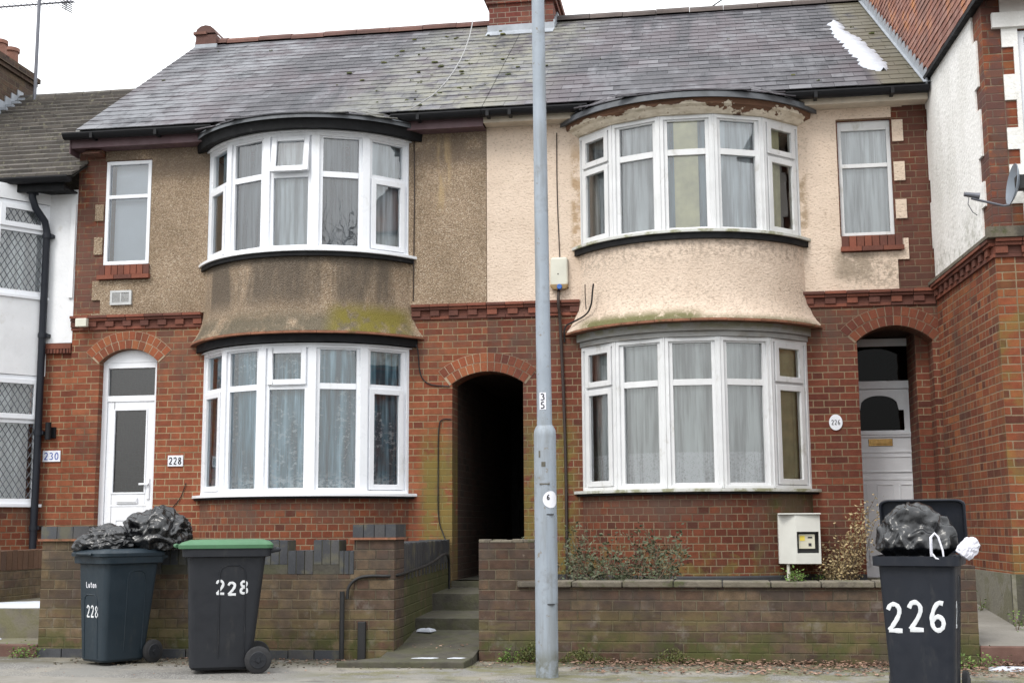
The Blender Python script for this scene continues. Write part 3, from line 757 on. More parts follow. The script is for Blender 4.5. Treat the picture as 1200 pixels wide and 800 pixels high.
# passage tunnel: brick sides, plaster ceiling, dark gate at the far end
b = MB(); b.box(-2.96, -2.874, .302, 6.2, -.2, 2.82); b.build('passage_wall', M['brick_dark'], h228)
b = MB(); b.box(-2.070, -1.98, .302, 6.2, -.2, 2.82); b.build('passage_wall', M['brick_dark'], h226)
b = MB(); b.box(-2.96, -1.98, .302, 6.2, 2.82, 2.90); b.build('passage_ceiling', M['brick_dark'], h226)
b = MB(); 
for i in range(7): b.box(-2.872+i*.1145, -2.872+i*.1145+.108, 4.2, 4.23, .5, 2.75)
b.box(-2.87, -2.075, 4.232, 4.28, .9, 1.0); b.box(-2.87, -2.075, 4.232, 4.28, 2.3, 2.4)
g = b.build('passage_gate', M['black_board']); tag(g, 'dark boarded gate deep inside the black passage between the two houses', 'gate')

# render coats, toothed at the brick quoins
def teeth(x_n, x_w, zs):
    return [(x_n if x_n < x_w else x_w, x_w if x_n < x_w else x_n, a, b) for a, b in zs]
coatL = MB()
hl = [(-7.10-.02,-6.53+.01,4.17,5.45), (-7.24,-6.52,3.99,4.18), (-5.80,-3.38,3.3,5.5)]
hl += [(-7.5, -7.115, a, b) for a, b in ((5.30,5.6), (4.92,5.11+.02), (4.52,4.72), (4.16,4.31), (3.99,4.16), (3.6,3.76), (5.11,5.3))]
hl += [(-7.5, -7.225, 3.5, 5.6)]
holes_wall(coatL, -7.225, -5.80, 3.572, 5.60, hl, -.022, .001); coatL.build('render_coat', M['dash'], h228, weld=False)
coatL = MB(); coatL.box(-3.38, XM-.003, -.022, .001, 3.572, 5.60); coatL.build('render_coat', M['dash'], h228, weld=False)
coatR = MB()
hr = [(1.425,2.02,4.17,5.485), (1.435,2.06,3.99,4.18), (-1.40,1.01,3.3,5.5)]
hr += [(2.015, 2.5, a, b) for a, b in ((5.45,5.6), (4.98,5.21), (4.56,4.77), (4.13,4.35), (3.57,3.90))]
holes_wall(coatR, 1.01, 2.135, 3.572, 5.618, hr, -.022, .001); coatR.build('render_coat', M['cream'], h226, weld=False)
coatR = MB(); coatR.box(XM+.003, -1.40, -.022, .001, 3.572, 5.618); coatR.build('render_coat', M['cream'], h226, weld=False)

# string courses, arches, brick window sills
for hh, spans in ((h228, ((-7.47,-5.84), (-3.34,XM-.002))), (h226, ((XM+.002,-1.42), (1.0,2.385)))):
    for a, b_ in spans:
        t = MB(); string_course(t, a, b_, 0); t.build('string_course', M['trim_a'], hh)
v = MB(); mo = MB(); voussoirs(v, mo, -6.7425, .3575, .15, 3.17, -.008); v.build('arch', M['vous_a'], h228); mo.build('arch_mortar', M['mortar'], h228)
v = MB(); mo = MB(); voussoirs(v, mo, 1.94, .39, .16, 3.185, -.008); v.build('arch', M['vous_b'], h226); mo.build('arch_mortar', M['mortar_d'], h226)
v = MB(); mo = MB(); voussoirs(v, mo, XM, .402, .13, 2.80, -.008, x_clip=(-9, XM)); v.build('arch', M['vous_a'], h228); mo.build('arch_mortar', M['mortar'], h228)
v = MB(); mo = MB(); voussoirs(v, mo, XM, .402, .13, 2.80, -.008, x_clip=(XM, 9)); v.build('arch', M['vous_b'], h226); mo.build('arch_mortar', M['mortar_d'], h226)
for hh, x0, x1, mt in ((h228, -7.14, -6.505, 'vous_a'), (h226, 1.43, 2.075, 'vous_b')):
    s = MB(); n = 8
    for i in range(n): s.box(x0+(x1-x0)*i/n+.004, x0+(x1-x0)*(i+1)/n-.004, -.045-random.random()*.003, .05, 4.055, 4.168)
    for i in range(3): s.box(x0-.01+(x1-x0+.02)*i/3+.003, x0-.01+(x1-x0+.02)*(i+1)/3-.003, -.075, .05, 4.0, 4.048)
    s.build('brick_sill', M['trim_a'], hh)

# small upper windows
def small_window(house, x0, x1, z0, z1, zt, y, mat, glass, head=.0):
    fr = MB(); o = Vector((0, y, 0)); ux = Vector((1, 0, 0)); uy = Vector((0, 1, 0))
    rect_frame(fr, o, ux, uy, x0, x1, z0, z1, .042, 0, .07, wt=.042+head)
    fr.box(x0+.042, x1-.042, y+.002, y+.068, zt-.022, zt+.022)
    win = fr.build('window', mat, house, bevel=.003)
    for a, b_ in ((z0+.04, zt-.02), (zt+.02, z1-.04-head)):
        g = MB(); g.face([(x0+.04,y+.03,a), (x1-.04,y+.03,a), (x1-.04,y+.03,b_), (x0+.04,y+.03,b_)]); g.build('pane', glass, win)
    return win
small_window(h228, -7.10, -6.53, 4.18, 5.44, 5.005, -.012, M['upvc'], M['glass'])
small_window(h226, 1.44, 2.005, 4.18, 5.47, 4.97, .045, M['old_white'], M['glass'], .06)
b = MB(); b.box(-7.04,-6.59,.13,.15,4.2,5.42); tag(b.build('roller_blind', M['blind']), 'pale blue grey blind drawn down behind the small upper window of the pebbledash house', 'blind')
curtain('curtain', [(1.46, .14), (1.99, .14)], 4.2, 5.4, M['net_ur'], 'grey white curtain closed behind the small upper window of the cream house', 'curtain', .012, 14, seed=3)

# bay windows
F, S_, O = 'f', 's', 'o'
bay_window(h228, BL, 1.452, 3.075, 2.615, ['sf','ff','fs','ff','sf'], M['upvc'], M['upvc'], 1.418, .022)
bay_window(h228, BL, 4.135, 5.475, 4.998, ['sf','ff','fo','ff','sf'], M['upvc'], M['upvc'], 4.10, .05)
bay_window(h226, BRX, 1.462, 3.03, 2.56, ['ss','ff','ff','ff','ss'], M['old_white'], M['sill_moss'], 1.425, .022)
bay_window(h226, BRX, 4.15, 5.43, 5.03, ['ss','ff','ff','ff','ss'], M['old_white'], M['sill_moss'], 4.13, .065)

# bay skins
for hh, cx, head, base, skin, gy in ((h228, BL, M['brick_head_a'], 'brick_head_a', 'dash', 0), (h226, BRX, None, 'brick_head_b', 'cream', 0)):
    b = MB(); bay_sweep(b, cx, [(.015,-.3), (.015,1.40)], 40); b.build('bay_wall', M[base], hh, smooth=30)
    b = MB(); top = 4.05 if hh is h228 else 4.065
    bay_sweep(b, cx, [(.15,3.205), (.145,3.225), (.11,3.27), (.075,3.34), (.05,3.43), (.035,3.55), (.03,3.8), (.03,top)], 40, .0)
    bay_slab(b, cx, .02, top-.02, top-.002); 
    b.build('bay_apron', M[skin], hh, smooth=50)
    # creasing tiles at the foot of the apron
    t = MB(); arc = bay_arc(cx, .165, 18); arc2 = bay_arc(cx, .0, 18)
    for i in range(18):
        a, b_ = Vector((*arc[i], 0)), Vector((*arc[i+1], 0)); c_, d_ = Vector((*arc2[i+1], 0)), Vector((*arc2[i], 0)); e = (b_-a)*.012; dz = random.uniform(-.002, .002)
        lo, hi = (3.180+dz, 3.203+dz)
        t.hexa([a+e+Vector((0,0,lo)), b_-e+Vector((0,0,lo)), c_+Vector((0,0,lo)), d_+Vector((0,0,lo)), a+e+Vector((0,0,hi)), b_-e+Vector((0,0,hi)), c_+Vector((0,0,hi)), d_+Vector((0,0,hi))])
    t.build('creasing_tile_course', M['tile_red'], hh)
b = MB(); bay_slab(b, BL, .095, 3.092, 3.178); b.build('bay_head_board', M['black_board'], h228, smooth=30)
b = MB(); bay_slab(b, BL, .04, 3.072, 3.082); b.build('bay_head_trim', M['upvc'], h228)
for i, (o_, za, zb) in enumerate(((.025, 3.034, 3.09), (.055, 3.092, 3.178))):
    b = MB(); bay_slab(b, BRX, o_, za, zb); b.build('bay_head_board', M['grey_board'], h226, smooth=30)

# upper bay eaves
def roof_z(y, PV=(8.15-5.75)/3.5): return 8.15+(y-3.19)*PV+.010 if y > -.15 else 8.15+(-.15-3.19)*PV+.010+.42*(y+.15)+.150*(y+.15)**2
def lead_edge(hh, cx, o0, z0, o1):
    b = MB(); n = 40; A_, B_, C_ = (bay_arc(cx, o, n, .0) for o in (o0, o1, o1-.006))
    for i in range(n):
        zt = [z0+.052 for p in (C_[i], C_[i+1])]
        b.face([(*A_[i],z0), (*A_[i+1],z0), (*B_[i+1],z0-.012), (*B_[i],z0-.012)]); b.face([(*B_[i],z0-.012), (*B_[i+1],z0-.012), (*C_[i+1],zt[1]), (*C_[i],zt[0])])
    b.build('bay_lead_edge', M['lead'], hh, smooth=50)
b = MB(); bay_slab(b, BL, .045, 5.477, 5.50); b.build('bay_head_trim', M['upvc'], h228)
b = MB(); bay_sweep(b, BL, [(.05,5.495), (.125,5.478), (.145,5.482), (.155,5.575), (.17,5.60)], 40, .0); bay_slab(b, BL, .05, 5.49, 5.497)
b.build('bay_eaves_board', M['black_board'], h228, smooth=35)
lead_edge(h228, BL, .17, 5.597, .195)
b = MB(); bay_sweep(b, BRX, [(.03,5.432), (.045,5.45), (.075,5.468), (.09,5.49), (.135,5.51), (.145,5.57)], 40, .0); bay_slab(b, BRX, .02, 5.432, 5.44)
b.build('bay_eaves_board', M['peel'], h226, smooth=25)
lead_edge(h226, BRX, .147, 5.572, .20)

# ------------------------------------------------------------------ roofs
PV = (RZ-EZ)/(RY-EY)
def main_roof(house, x0, x1, ridge_mat, bay_cx, verge_l=False):
    b = MB()           # roof deck both slopes
    yb = 2*RY-EY
    for q in (((x0,EY+.02,EZ-.01), (x1,EY+.02,EZ-.01), (x1,RY,RZ-.01), (x0,RY,RZ-.01)), ((x0,RY,RZ-.01), (x1,RY,RZ-.01), (x1,yb,EZ-.01), (x0,yb,EZ-.01))): b.face(q)
    # bay roof deck
    roof_bits = []
    sb = MB(); Wd = x1-x0
    slate_field(sb, lambda u, v: (x0+Wd*u, RY+(EY-RY)*v, RZ+(EZ+.008-RZ)*v), 23, Wd, lap=.007, wid=.24, jitter=.003)
    # straight courses sprocketed forward over the curved bay and trimmed to its arc
    Ra = BAY_R+.205
    arcY = lambda x: BAY_YC-math.sqrt(max(Ra*Ra-(x-bay_cx)**2, 0)) if abs(x-bay_cx) < Ra else 9
    zr = lambda y: RZ+(y-RY)*PV+.010 if y > -.15 else RZ+(-.15-RY)*PV+.010+.42*(y+.15)+.150*(y+.15)**2
    zs = lambda x, y: min(zr(y), 5.632+.50*max(y-arcY(x), 0)) if y < .1 else zr(y)
    g = (RY-EY)/23; yy = RY-g*math.floor((RY-.35)/g); k = 0
    while yy > -.95:
        y1 = yy-g*1.0
        xx = bay_cx-1.70+(.12 if k % 2 else 0)
        while xx < bay_cx+1.7:
            xa, xb = xx+.001, xx+.238; xx += .24
            ya, yb_ = max(y1, arcY(xa)), max(y1, arcY(xb)); jz = random.uniform(0, .003)
            if min(ya, yb_) > yy-.004 or min(arcY(xa), arcY(xb)) > -.33 or max(arcY(xa), arcY(xb)) > -.24: continue
            ya, yb_ = min(ya, yy-.001), min(yb_, yy-.001)
            top = min(yy+.05, .36)
            P4 = [Vector((xa,ya,zs(xa,ya)+.008+jz)), Vector((xb,yb_,zs(xb,yb_)+.008+jz)), Vector((xb,yy+.05,zs(xb,yy+.05)+.001)), Vector((xa,yy+.05,zs(xa,yy+.05)+.001))]
            dz = Vector((0,0,-.010)); sb.face(P4); sb.face([P4[0]+dz, P4[1]+dz, P4[1], P4[0]]); sb.face([P4[3]+dz, P4[0]+dz, P4[0], P4[3]]); sb.face([P4[1]+dz, P4[2]+dz, P4[2], P4[1]])
        yy = y1; k += 1
    n = 32
    for i in range(n):
        xa = bay_cx-1.45+2.9*i/n; xb = bay_cx-1.45+2.9*(i+1)/n
        ys = [[max(arcY(x)+.004, -9)+(.3-arcY(x))*j/6 for j in range(7)] for x in (xa, xb)]
        for j in range(6): b.face([(xa,ys[0][j],zs(xa,ys[0][j])-.008), (xb,ys[1][j],zs(xb,ys[1][j])-.008), (xb,ys[1][j+1],zs(xb,ys[1][j+1])-.008), (xa,ys[0][j+1],zs(xa,ys[0][j+1])-.008)])
    # back slope slates as a plain sheet of courses
    slate_field(sb, lambda u, v: (x1-Wd*u, RY+(yb-RY)*v, RZ+(EZ+.01-RZ)*v), 12, Wd, wid=.6)
    rf = sb.build('roof', M['slate'], house, weld=False)
    b.build('roof_deck', M['black_board'], rf)
    r = MB(); n = int(Wd/.45)
    for i in range(n):
        a = x0+Wd*i/n; c = x0+Wd*(i+1)/n-.006; dz = random.uniform(-.006, .006)
        seg = 7
        for k in range(seg):
            t0 = math.pi*k/seg; t1 = math.pi*(k+1)/seg
            p = lambda x, t, rr: (x, RY-math.cos(t)*rr*1.15, RZ-.045+dz+math.sin(t)*rr)
            r.face([p(a,t0,.11), p(c,t0,.11), p(c,t1,.11), p(a,t1,.11)])
        r.face([(c, RY-math.cos(math.pi*k/seg)*.127, RZ-.045+dz+math.sin(math.pi*k/seg)*.11) for k in range(seg+1)])
        r.face([(a, RY-math.cos(math.pi*k/seg)*.127, RZ-.045+dz+math.sin(math.pi*k/seg)*.11) for k in range(seg+1)][::-1])
    r.build('ridge_tile_row', ridge_mat, rf, weld=False)
    return rf
rf228 = main_roof(h228, -7.36, XM, M['ridge'], BL)
rf226 = main_roof(h226, XM+.004, 2.62, M['ridge_d'], BRX)
# gable triangle and verge of the pebbledash house
b = MB(); x = -7.33
b.hexa([(x,-.2,5.5),(x+.2,-.2,5.5),(x+.2,6.5,5.5),(x,6.5,5.5),(x,RY-.02,RZ-.04),(x+.2,RY-.02,RZ-.04),(x+.2,RY+.02,RZ-.04),(x,RY+.02,RZ-.04)]); b.build('gable', M['brick_a'], h228)
b = MB()
for i in range(14):
    t0, t1 = i/14, (i+.97)/14
    p = lambda t, dx, dz: (x-.035+dx, EY+(RY-EY)*t, EZ+(RZ-EZ)*t+dz)
    b.hexa([p(t0,0,-.05),p(t0,.05,-.05),p(t1,.05,-.05),p(t1,0,-.05),p(t0,0,.004),p(t0,.05,.004),p(t1,.05,.004),p(t1,0,.004)])
b.build('verge', M['grey_board'], h228)
# eaves: fascia, soffit, gutter
def gutter_run(mb, x0, x1, y, z, r=.058):
    seg = 8
    for k in range(seg):
        t0 = math.pi+math.pi*k/seg; t1 = math.pi+math.pi*(k+1)/seg
        for rr, fl in ((r, 1), (r-.006, 0)):
            p = lambda x, t: (x, y+math.cos(t)*rr, z+math.sin(t)*rr*1.05)
            q = [p(x0,t0), p(x1,t0), p(x1,t1), p(x0,t1)]
            mb.face(q if fl else q[::-1])
    for xe in (x0, x1): mb.face([(xe, y+math.cos(math.pi+math.pi*k/seg)*r, z+math.sin(math.pi+math.pi*k/seg)*r*1.05) for k in range(seg+1)])
    mb.box(x0, x1, y-r-.006, y-r+.004, z-.014, z+.004)
for hh, spans, fm, fz in ((h228, ((-7.46,-5.66), (-3.52,XM-.003)), M['fascia_p'], 5.565), (h226, ((XM+.003,-1.28), (.88,2.38)), M['cream_board'], 5.60)):
    for i, (a, b_) in enumerate(spans):
        g = MB(); f = MB()
        gutter_run(g, a-(.05 if i == 0 and hh is h228 else 0), b_, -.30, 5.715, .066)
        for q in range(2): g.box(a+.3+q*.8, a+.335+q*.8, -.371, -.225, 5.64, 5.718)
        f.box(a, b_, -.225, -.20, fz, 5.715); f.box(a, b_, -.20, -.023, fz+.004, fz+.018)
        g.build('gutter', M['gutter'], hh, weld=False); f.build('fascia', fm, hh)
b = MB(); b.box(-7.475,-7.462,-.235,-.0,5.50,5.72); b.build('eaves_box', M['fascia_p'], h228)

# chimney between the two roofs and the little stub at the left verge
def chimney(house_roof, x0, x1, y0, y1, zb, zt, name='chimney', mat='brick_chim', pots=3):
    b = MB(); b.box(x0, x1, y0, y1, zb, zt-.30)
    b.box(x0-.04, x1+.04, y0-.04, y1+.04, zt-.30, zt-.225); b.box(x0-.075, x1+.075, y0-.075, y1+.075, zt-.225, zt-.15)
    b.box(x0-.03, x1+.03, y0-.03, y1+.03, zt-.15, zt)
    c = b.build(name, M[mat], house_roof)
    for i in range(pots):
        p = MB(); cx = x0+(x1-x0)*(i+.5)/pots; cy = (y0+y1)/2
        p.tube([(cx,cy,zt-.01), (cx,cy,zt+.05), (cx,cy,zt+.06), (cx,cy,zt+.30), (cx,cy,zt+.305), (cx,cy,zt+.36)], [.14,.14,.115,.10,.125,.125], 16)
        p.build('chimney_pot', M['pot'], c, smooth=40)
    return c
ch = chimney(rf226, -2.93, -2.03, 2.82, 3.62, 7.5, 8.60, pots=3)
b = MB(); b.box(-2.95, -2.01, 2.795, 2.818, 7.86, 7.985); b.face([(-2.95,2.6,7.765),(-2.01,2.6,7.765),(-2.01,2.80,7.90),(-2.95,2.80,7.90)])
for i in range(5): b.box(-2.028, -2.006, 2.82+i*.12, 2.94+i*.12, 7.84+i*.083, 8.03+i*.083)
b.build('flashing', M['lead_pale'], ch)
b = MB(); b.box(-7.33, -7.02, 3.02, 3.36, 8.05, 8.23); b.box(-7.36, -7.16, 2.99, 3.39, 8.232, 8.27)
for k in range(6):
    t0, t1 = math.pi*k/6, math.pi*(k+1)/6
    p = lambda t, y: (-7.18-math.cos(t)*.15, y, 8.25+math.sin(t)*.12)
    b.face([p(t0,3.0), p(t1,3.0), p(t1,3.38), p(t0,3.38)]); b.face([p(t0,3.0), (-7.18,3.0,8.25), p(t1,3.0)])
b.build('ridge_end_block', M['ridge'], rf228)
b = MB(); b.box(-7.34,-7.0,3.0,3.03,8.02,8.08); b.build('flashing', M['lead_pale'], rf228)

# lying snow on the cream house's roof
def on_roof(x, y): return RZ+(y-RY)*PV
sn = MB(); rnd = random.Random(5)
ol = [(1.66,2.15,.07), (1.70,1.95,.07), (1.67,1.75,.08), (1.73,1.55,.10), (1.78,1.35,.12), (1.80,1.15,.13), (1.84,.95,.135), (1.86,.75,.13), (1.89,.55,.12), (1.89,.38,.15), (1.93,.22,.10), (1.97,.12,.04)]
prev = None; rows = []
for i in range(len(ol)*5-4):
    k = i/5; a = int(min(k, len(ol)-2)); f = k-a
    x = ol[a][0]*(1-f)+ol[a+1][0]*f; y = ol[a][1]*(1-f)+ol[a+1][1]*f; w_ = ol[a][2]*(1-f)+ol[a+1][2]*f
    if i == 0: w_ = .02
    l, r_ = x-w_+rnd.uniform(-.03, .03), x+w_+rnd.uniform(-.03, .03)
    z = on_roof(x, y)+.012
    rows.append([(l,y,z), (l+.02,y,z+.022), ((l+r_)/2,y,z+.035+rnd.uniform(0,.012)), (r_-.02,y,z+.022), (r_,y,z)])
for i in range(len(rows)-1):
    for j in range(4): sn.face([rows[i][j+1], rows[i][j], rows[i+1][j], rows[i+1][j+1]])
tag(sn.build('snow_patch', M['snow'], smooth=60), 'long white strip of snow lying on the slate roof beside the red tiled flank', 'snow')
# moss tufts in the slate joints
ms = MB(); rnd = random.Random(11)
for i in range(66):
    x = rnd.choice([rnd.uniform(-7.2, 2.1), rnd.gauss(-3.2, .6), rnd.gauss(-3.0, .8)]); y = rnd.uniform(-.2, 3.0)
    if not -7.2 < x < 2.1: continue
    s = rnd.uniform(.006, .015); z = on_roof(x, y)+.012
    if i % 4 == 0: s *= 1.5
    for k in range(3):
        a, b_ = rnd.uniform(-.02, .02), rnd.uniform(-.015, .015); q = s*rnd.uniform(.6, 1)
        ms.box(x+a-q*1.3, x+a+q*1.3, y+b_-q, y+b_+q, z, z+q*1.1)
tag(ms.build('moss', M['moss'], weld=False), 'small dark moss tufts scattered over the slate roofs', 'moss', kind='stuff')
# ------------------------------------------------------------------ doors
d = MB()         # door of 228, frame at y=.10
rect_frame(d, Vector((0, .10, 0)), Vector((1, 0, 0)), Vector((0, 1, 0)), -7.10, -6.385, .50, 3.02, .065, 0, .08)
d.box(-7.035, -6.45, .105, .175, 2.56, 2.63)
fd = d.build('door_frame', M['upvc'], h228, bevel=.004)
b = MB(); n = 12
for i in range(n):
    xa = -7.10+.715*i/n; xb = -7.10+.715*(i+1)/n; a_, r_ = .3575, .15; RR = (a_*a_+r_*r_)/(2*r_); f = lambda x: 3.17-RR+math.sqrt(RR*RR-(x+6.7425)**2)-.002
    b.hexa([(xa,.095,3.021),(xb,.095,3.021),(xb,.17,3.021),(xa,.17,3.021),(xa,.095,f(xa)),(xb,.095,f(xb)),(xb,.17,f(xb)),(xa,.17,f(xa))])
b.build('arch_filler', M['upvc'], fd)
g = MB(); g.face([(-7.04,.14,2.62), (-6.44,.14,2.62), (-6.44,.14,2.96), (-7.04,.14,2.96)]); g.build('pane', M['glass_dim'], fd)
dl = MB(); rect_frame(dl, Vector((0, .115, 0)), Vector((1, 0, 0)), Vector((0, 1, 0)), -7.032, -6.453, .52, 2.555, .085, 0, .05, wb=.97)
dr = dl.build('door', M['door_w'], h228, bevel=.004)
q = MB(); rect_frame(q, Vector((0, .107, 0)), Vector((1, 0, 0)), Vector((0, 1, 0)), -6.953, -6.532, 1.485, 2.475, .018, 0, .02)
rect_frame(q, Vector((0, .107, 0)), Vector((1, 0, 0)), Vector((0, 1, 0)), -6.90, -6.585, .62, 1.20, .022, 0, .02)
rect_frame(q, Vector((0, .109, 0)), Vector((1, 0, 0)), Vector((0, 1, 0)), -6.84, -6.645, .68, 1.13, .014, 0, .02)
q.box(-6.96, -6.52, .110, .12, 1.34, 1.352); q.build('moulding', M['door_w'], dr, bevel=.002)
g = MB(); g.face([(-6.95,.135,1.49), (-6.535,.135,1.49), (-6.535,.135,2.47), (-6.95,.135,2.47)]); g.build('pane', M['glass_dim'], dr)
b = MB(); b.box(-6.88, -6.62, .095, .118, 1.375, 1.44); b.box(-6.87, -6.63, .088, .097, 1.39, 1.428); b.build('letterbox', M['upvc'], dr, bevel=.003)
b = MB(); b.box(-6.508, -6.478, .100, .117, 1.42, 1.66); b.box(-6.60, -6.485, .072, .09, 1.585, 1.607); b.box(-6.50, -6.485, .08, .105, 1.585, 1.607); b.build('handle', M['upvc'], dr, bevel=.003)
b = MB(); b.box(-7.10, -6.385, -.06, .2, .44, .50); b.build('door_step', M['concrete'], h228)
# porch of 226
b = MB(); b.box(1.30, 1.40, .302, 1.0, .3, 3.3); b.box(2.335, 2.395-.2+.2, .302, 1.0, .3, 3.3); b.build('porch_wall', M['brick_b'], h226)
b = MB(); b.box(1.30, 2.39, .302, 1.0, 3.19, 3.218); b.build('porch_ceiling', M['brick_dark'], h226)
b = MB(); b.box(1.30, 2.39, -.05, 1.0, .40, .50); b.build('door_step', M['concrete'], h226)
d = MB(); rect_frame(d, Vector((0, .90, 0)), Vector((1, 0, 0)), Vector((0, 1, 0)), 1.41, 2.33, .50, 3.17, .085, 0, .09, wb=.02)
d.box(1.495, 2.245, .905, .985, 2.60, 2.69)
fd = d.build('door_frame', M['door_g'], h226, bevel=.004)
g = MB(); g.face([(1.49,.94,2.68), (2.25,.94,2.68), (2.25,.94,3.09), (1.49,.94,3.09)]); g.build('pane', M['glass_dark'], fd)
# leaf with arched light
X0, X1 = 1.497, 2.243; g0, g1, gz0, gzs, gzc = 1.60, 2.135, 2.13, 2.36, 2.525
b = MB(); b.box(X0, X1, .925, .965, .52, gz0); b.box(X0, g0, .925, .965, gz0, 2.595, skip='d'); b.box(g1, X1, .925, .965, gz0, 2.595, skip='d')
def fz(x):
    t = (x-(g0+g1)/2)/((g1-g0)/2); 
    e = abs(t)
    if e > .78: return gzs
    return gzs+.03+(gzc-gzs-.03)*math.sqrt(max(1-(e/.80)**2.2, 0))
n = 30
for i in range(n):
    xa = g0+(g1-g0)*i/n; xb = g0+(g1-g0)*(i+1)/n; za, zb_ = fz(xa), fz(xb)
    b.hexa([(xa,.925,za),(xb,.925,zb_),(xb,.965,zb_),(xa,.965,za),(xa,.925,2.595),(xb,.925,2.595),(xb,.965,2.595),(xa,.965,2.595)])
dr = b.build('door', M['door_g'], h226)
q = MB(); V3 = Vector
q.box(X0+.03, X1-.03, .895, .926, gz0-.05, gz0-.02); q.box(X0+.04, X1-.04, .905, .926, gz0-.075, gz0-.052)
for (a, b_, c, e) in ((1.56, 2.19, 1.66, 1.84), (1.56, 1.70, .62, 1.53), (1.80, 1.985, .62, 1.53), (2.05, 2.19, .62, 1.53)):
    rect_frame(q, V3((0, .915, 0)), V3((1, 0, 0)), V3((0, 1, 0)), a, b_, c, e, .012, 0, .012)
q.box(1.50, 2.24, .915, .926, 1.88, 1.90); q.box(1.50, 2.24, .918, .926, 1.575, 1.60)
q.build('moulding', M['door_g'], dr, bevel=.002)
g = MB(); g.face([(g0-.01,.948,gz0-.01), (g1+.01,.948,gz0-.01), (g1+.01,.948,2.55), (g0-.01,.948,2.55)]); g.build('pane', M['glass_dark'], dr)
b = MB(); b.box(1.73, 1.995, .912, .926, 1.955, 2.035); b.box(1.75, 1.975, .905, .914, 1.975, 2.015); b.build('letterbox', M['brass'], dr, bevel=.004)
b = MB(); b.box(-6.98+.0, -6.70, -.034, -.020, 3.69, 3.865); 
q = MB(); rect_frame(q, V3((0, -.05, 0)), V3((1, 0, 0)), V3((0, 1, 0)), -6.98, -6.715, 3.69, 3.862, .028, 0, .03)
for i in range(9): q.box(-6.95, -6.745, -.046, -.036, 3.722+i*.0135, 3.729+i*.0135)
q.box(-6.855, -6.843, -.048, -.036, 3.72, 3.84)
av = q.build('air_vent', M['vent'], h228)
# black plinth along 226
b = MB(); bay_sweep(b, BRX, [(.03,-.2), (.03,.56), (.015,.575)], 30); b.box(1.05, 1.55, -.018, .0, -.2, .57); b.box(-2.07,-1.42,-.018,0,-.2,.57); b.build('plinth', M['dark_plinth'], h226)
# iron tail of the small black gully hopper under the meter etc. omitted
for hh, cx in ((h228, BL), (h226, BRX)):
    for z0, z1 in ((1.462, 3.018), (4.142, 5.415)):
        b = MB(); b.box(cx-1.179, cx-1.165, .0, .31, z0, z1); b.box(cx-1.165, cx+1.161, .30, .31, z0, z0+.02); b.box(cx+1.161, cx+1.176, .0, .31, z0, z1); b.build('window_reveal', M['reveal'], hh)
# curtains
def arc_in(cx, a0, a1, inset=.12, n=24):
    r = BAY_R-inset; th = math.acos(BAY_YC/BAY_R)
    q = [(cx+r*math.sin(-th+2*th*(a0+(a1-a0)*i/n)), BAY_YC-r*math.cos(-th+2*th*(a0+(a1-a0)*i/n))) for i in range(n+1)]
    if a0 <= .001: q = [(q[0][0]-.035, .28)]+q
    if a1 >= .999: q = q+[(q[-1][0]+.035, .28)]
    return q
curtain('curtain', arc_in(BL, .0, 1.0, .15), 1.50, 3.04, M['teal'], 'gathered blue teal patterned curtain filling the lower bay window of the pebbledash house', 'curtain', .055, 9, seed=1)
curtain('net_curtain', arc_in(BL, .40, .59), 4.17, 5.44, M['net_blue'], 'bluish white net behind the middle light of the upper pebbledash bay', 'net curtain', .022, 9, seed=2)
curtain('net_curtain', arc_in(BL, .80, 1.0), 4.17, 5.44, M['net_blue'], 'bluish white net behind the right end light of the upper pebbledash bay', 'net curtain', .022, 9, seed=3)
curtain('net_curtain', arc_in(BL, .20, .40), 4.17, 5.44, M['net_dim'], 'dim net behind the second light of the upper pebbledash bay', 'net curtain', .012, 6, seed=14)
curtain('net_curtain', arc_in(BL, .59, .80), 4.17, 5.44, M['net_dim'], 'dim net behind the fourth light of the upper pebbledash bay', 'net curtain', .012, 6, seed=15)
curtain('net_curtain', arc_in(BL, .04, .17), 4.17, 5.44, M['net_ll'], 'dim grey net at the left end of the upper pebbledash bay', 'net curtain', .03, 12, seed=4)
curtain('net_curtain', arc_in(BRX, .0, 1.0), 1.49, 3.0, M['net_lr'], 'grey net with a lace hem hanging in the lower bay window of the cream house', 'net curtain', .020, 9, seed=5)
curtain('curtain', arc_in(BRX, .0, .15, .22), 1.49, 3.0, M['cloth_g'], 'pale curtain drawn to the left end of the lower bay of the cream house', 'curtain', .03, 14, seed=6)
curtain('curtain', arc_in(BRX, .82, .99, .09), 1.49, 3.0, M['cloth_y'], 'yellow green curtain drawn to the right end of the lower bay of the cream house', 'curtain', .02, 14, seed=7)
curtain('net_curtain', arc_in(BRX, .0, .40, .12), 4.2, 5.4, M['net_ur'], 'pale net hanging behind the two left lights of the upper cream bay', 'net curtain', .02, 9, seed=8)
curtain('net_curtain', arc_in(BRX, .60, .79, .12), 4.2, 5.4, M['net_blue'], 'bluish net hanging behind the fourth light of the upper cream bay', 'net curtain', .02, 9, seed=9)
curtain('net_curtain', arc_in(BRX, .40, .60, .13), 4.2, 5.4, M['net_ll'], 'blue grey net behind the middle light of the upper cream bay', 'net curtain', .03, 9, seed=16)
curtain('curtain', arc_in(BRX, .45, .545, .075), 4.2, 5.4, M['cloth_y'], 'yellow curtain hanging behind the middle light of the upper cream bay', 'curtain', .008, 12, seed=10)
curtain('curtain', arc_in(BRX, .81, .93, .12), 4.2, 5.4, M['cloth_y'], 'olive yellow curtain at the right end of the upper cream bay', 'curtain', .03, 12, seed=12)
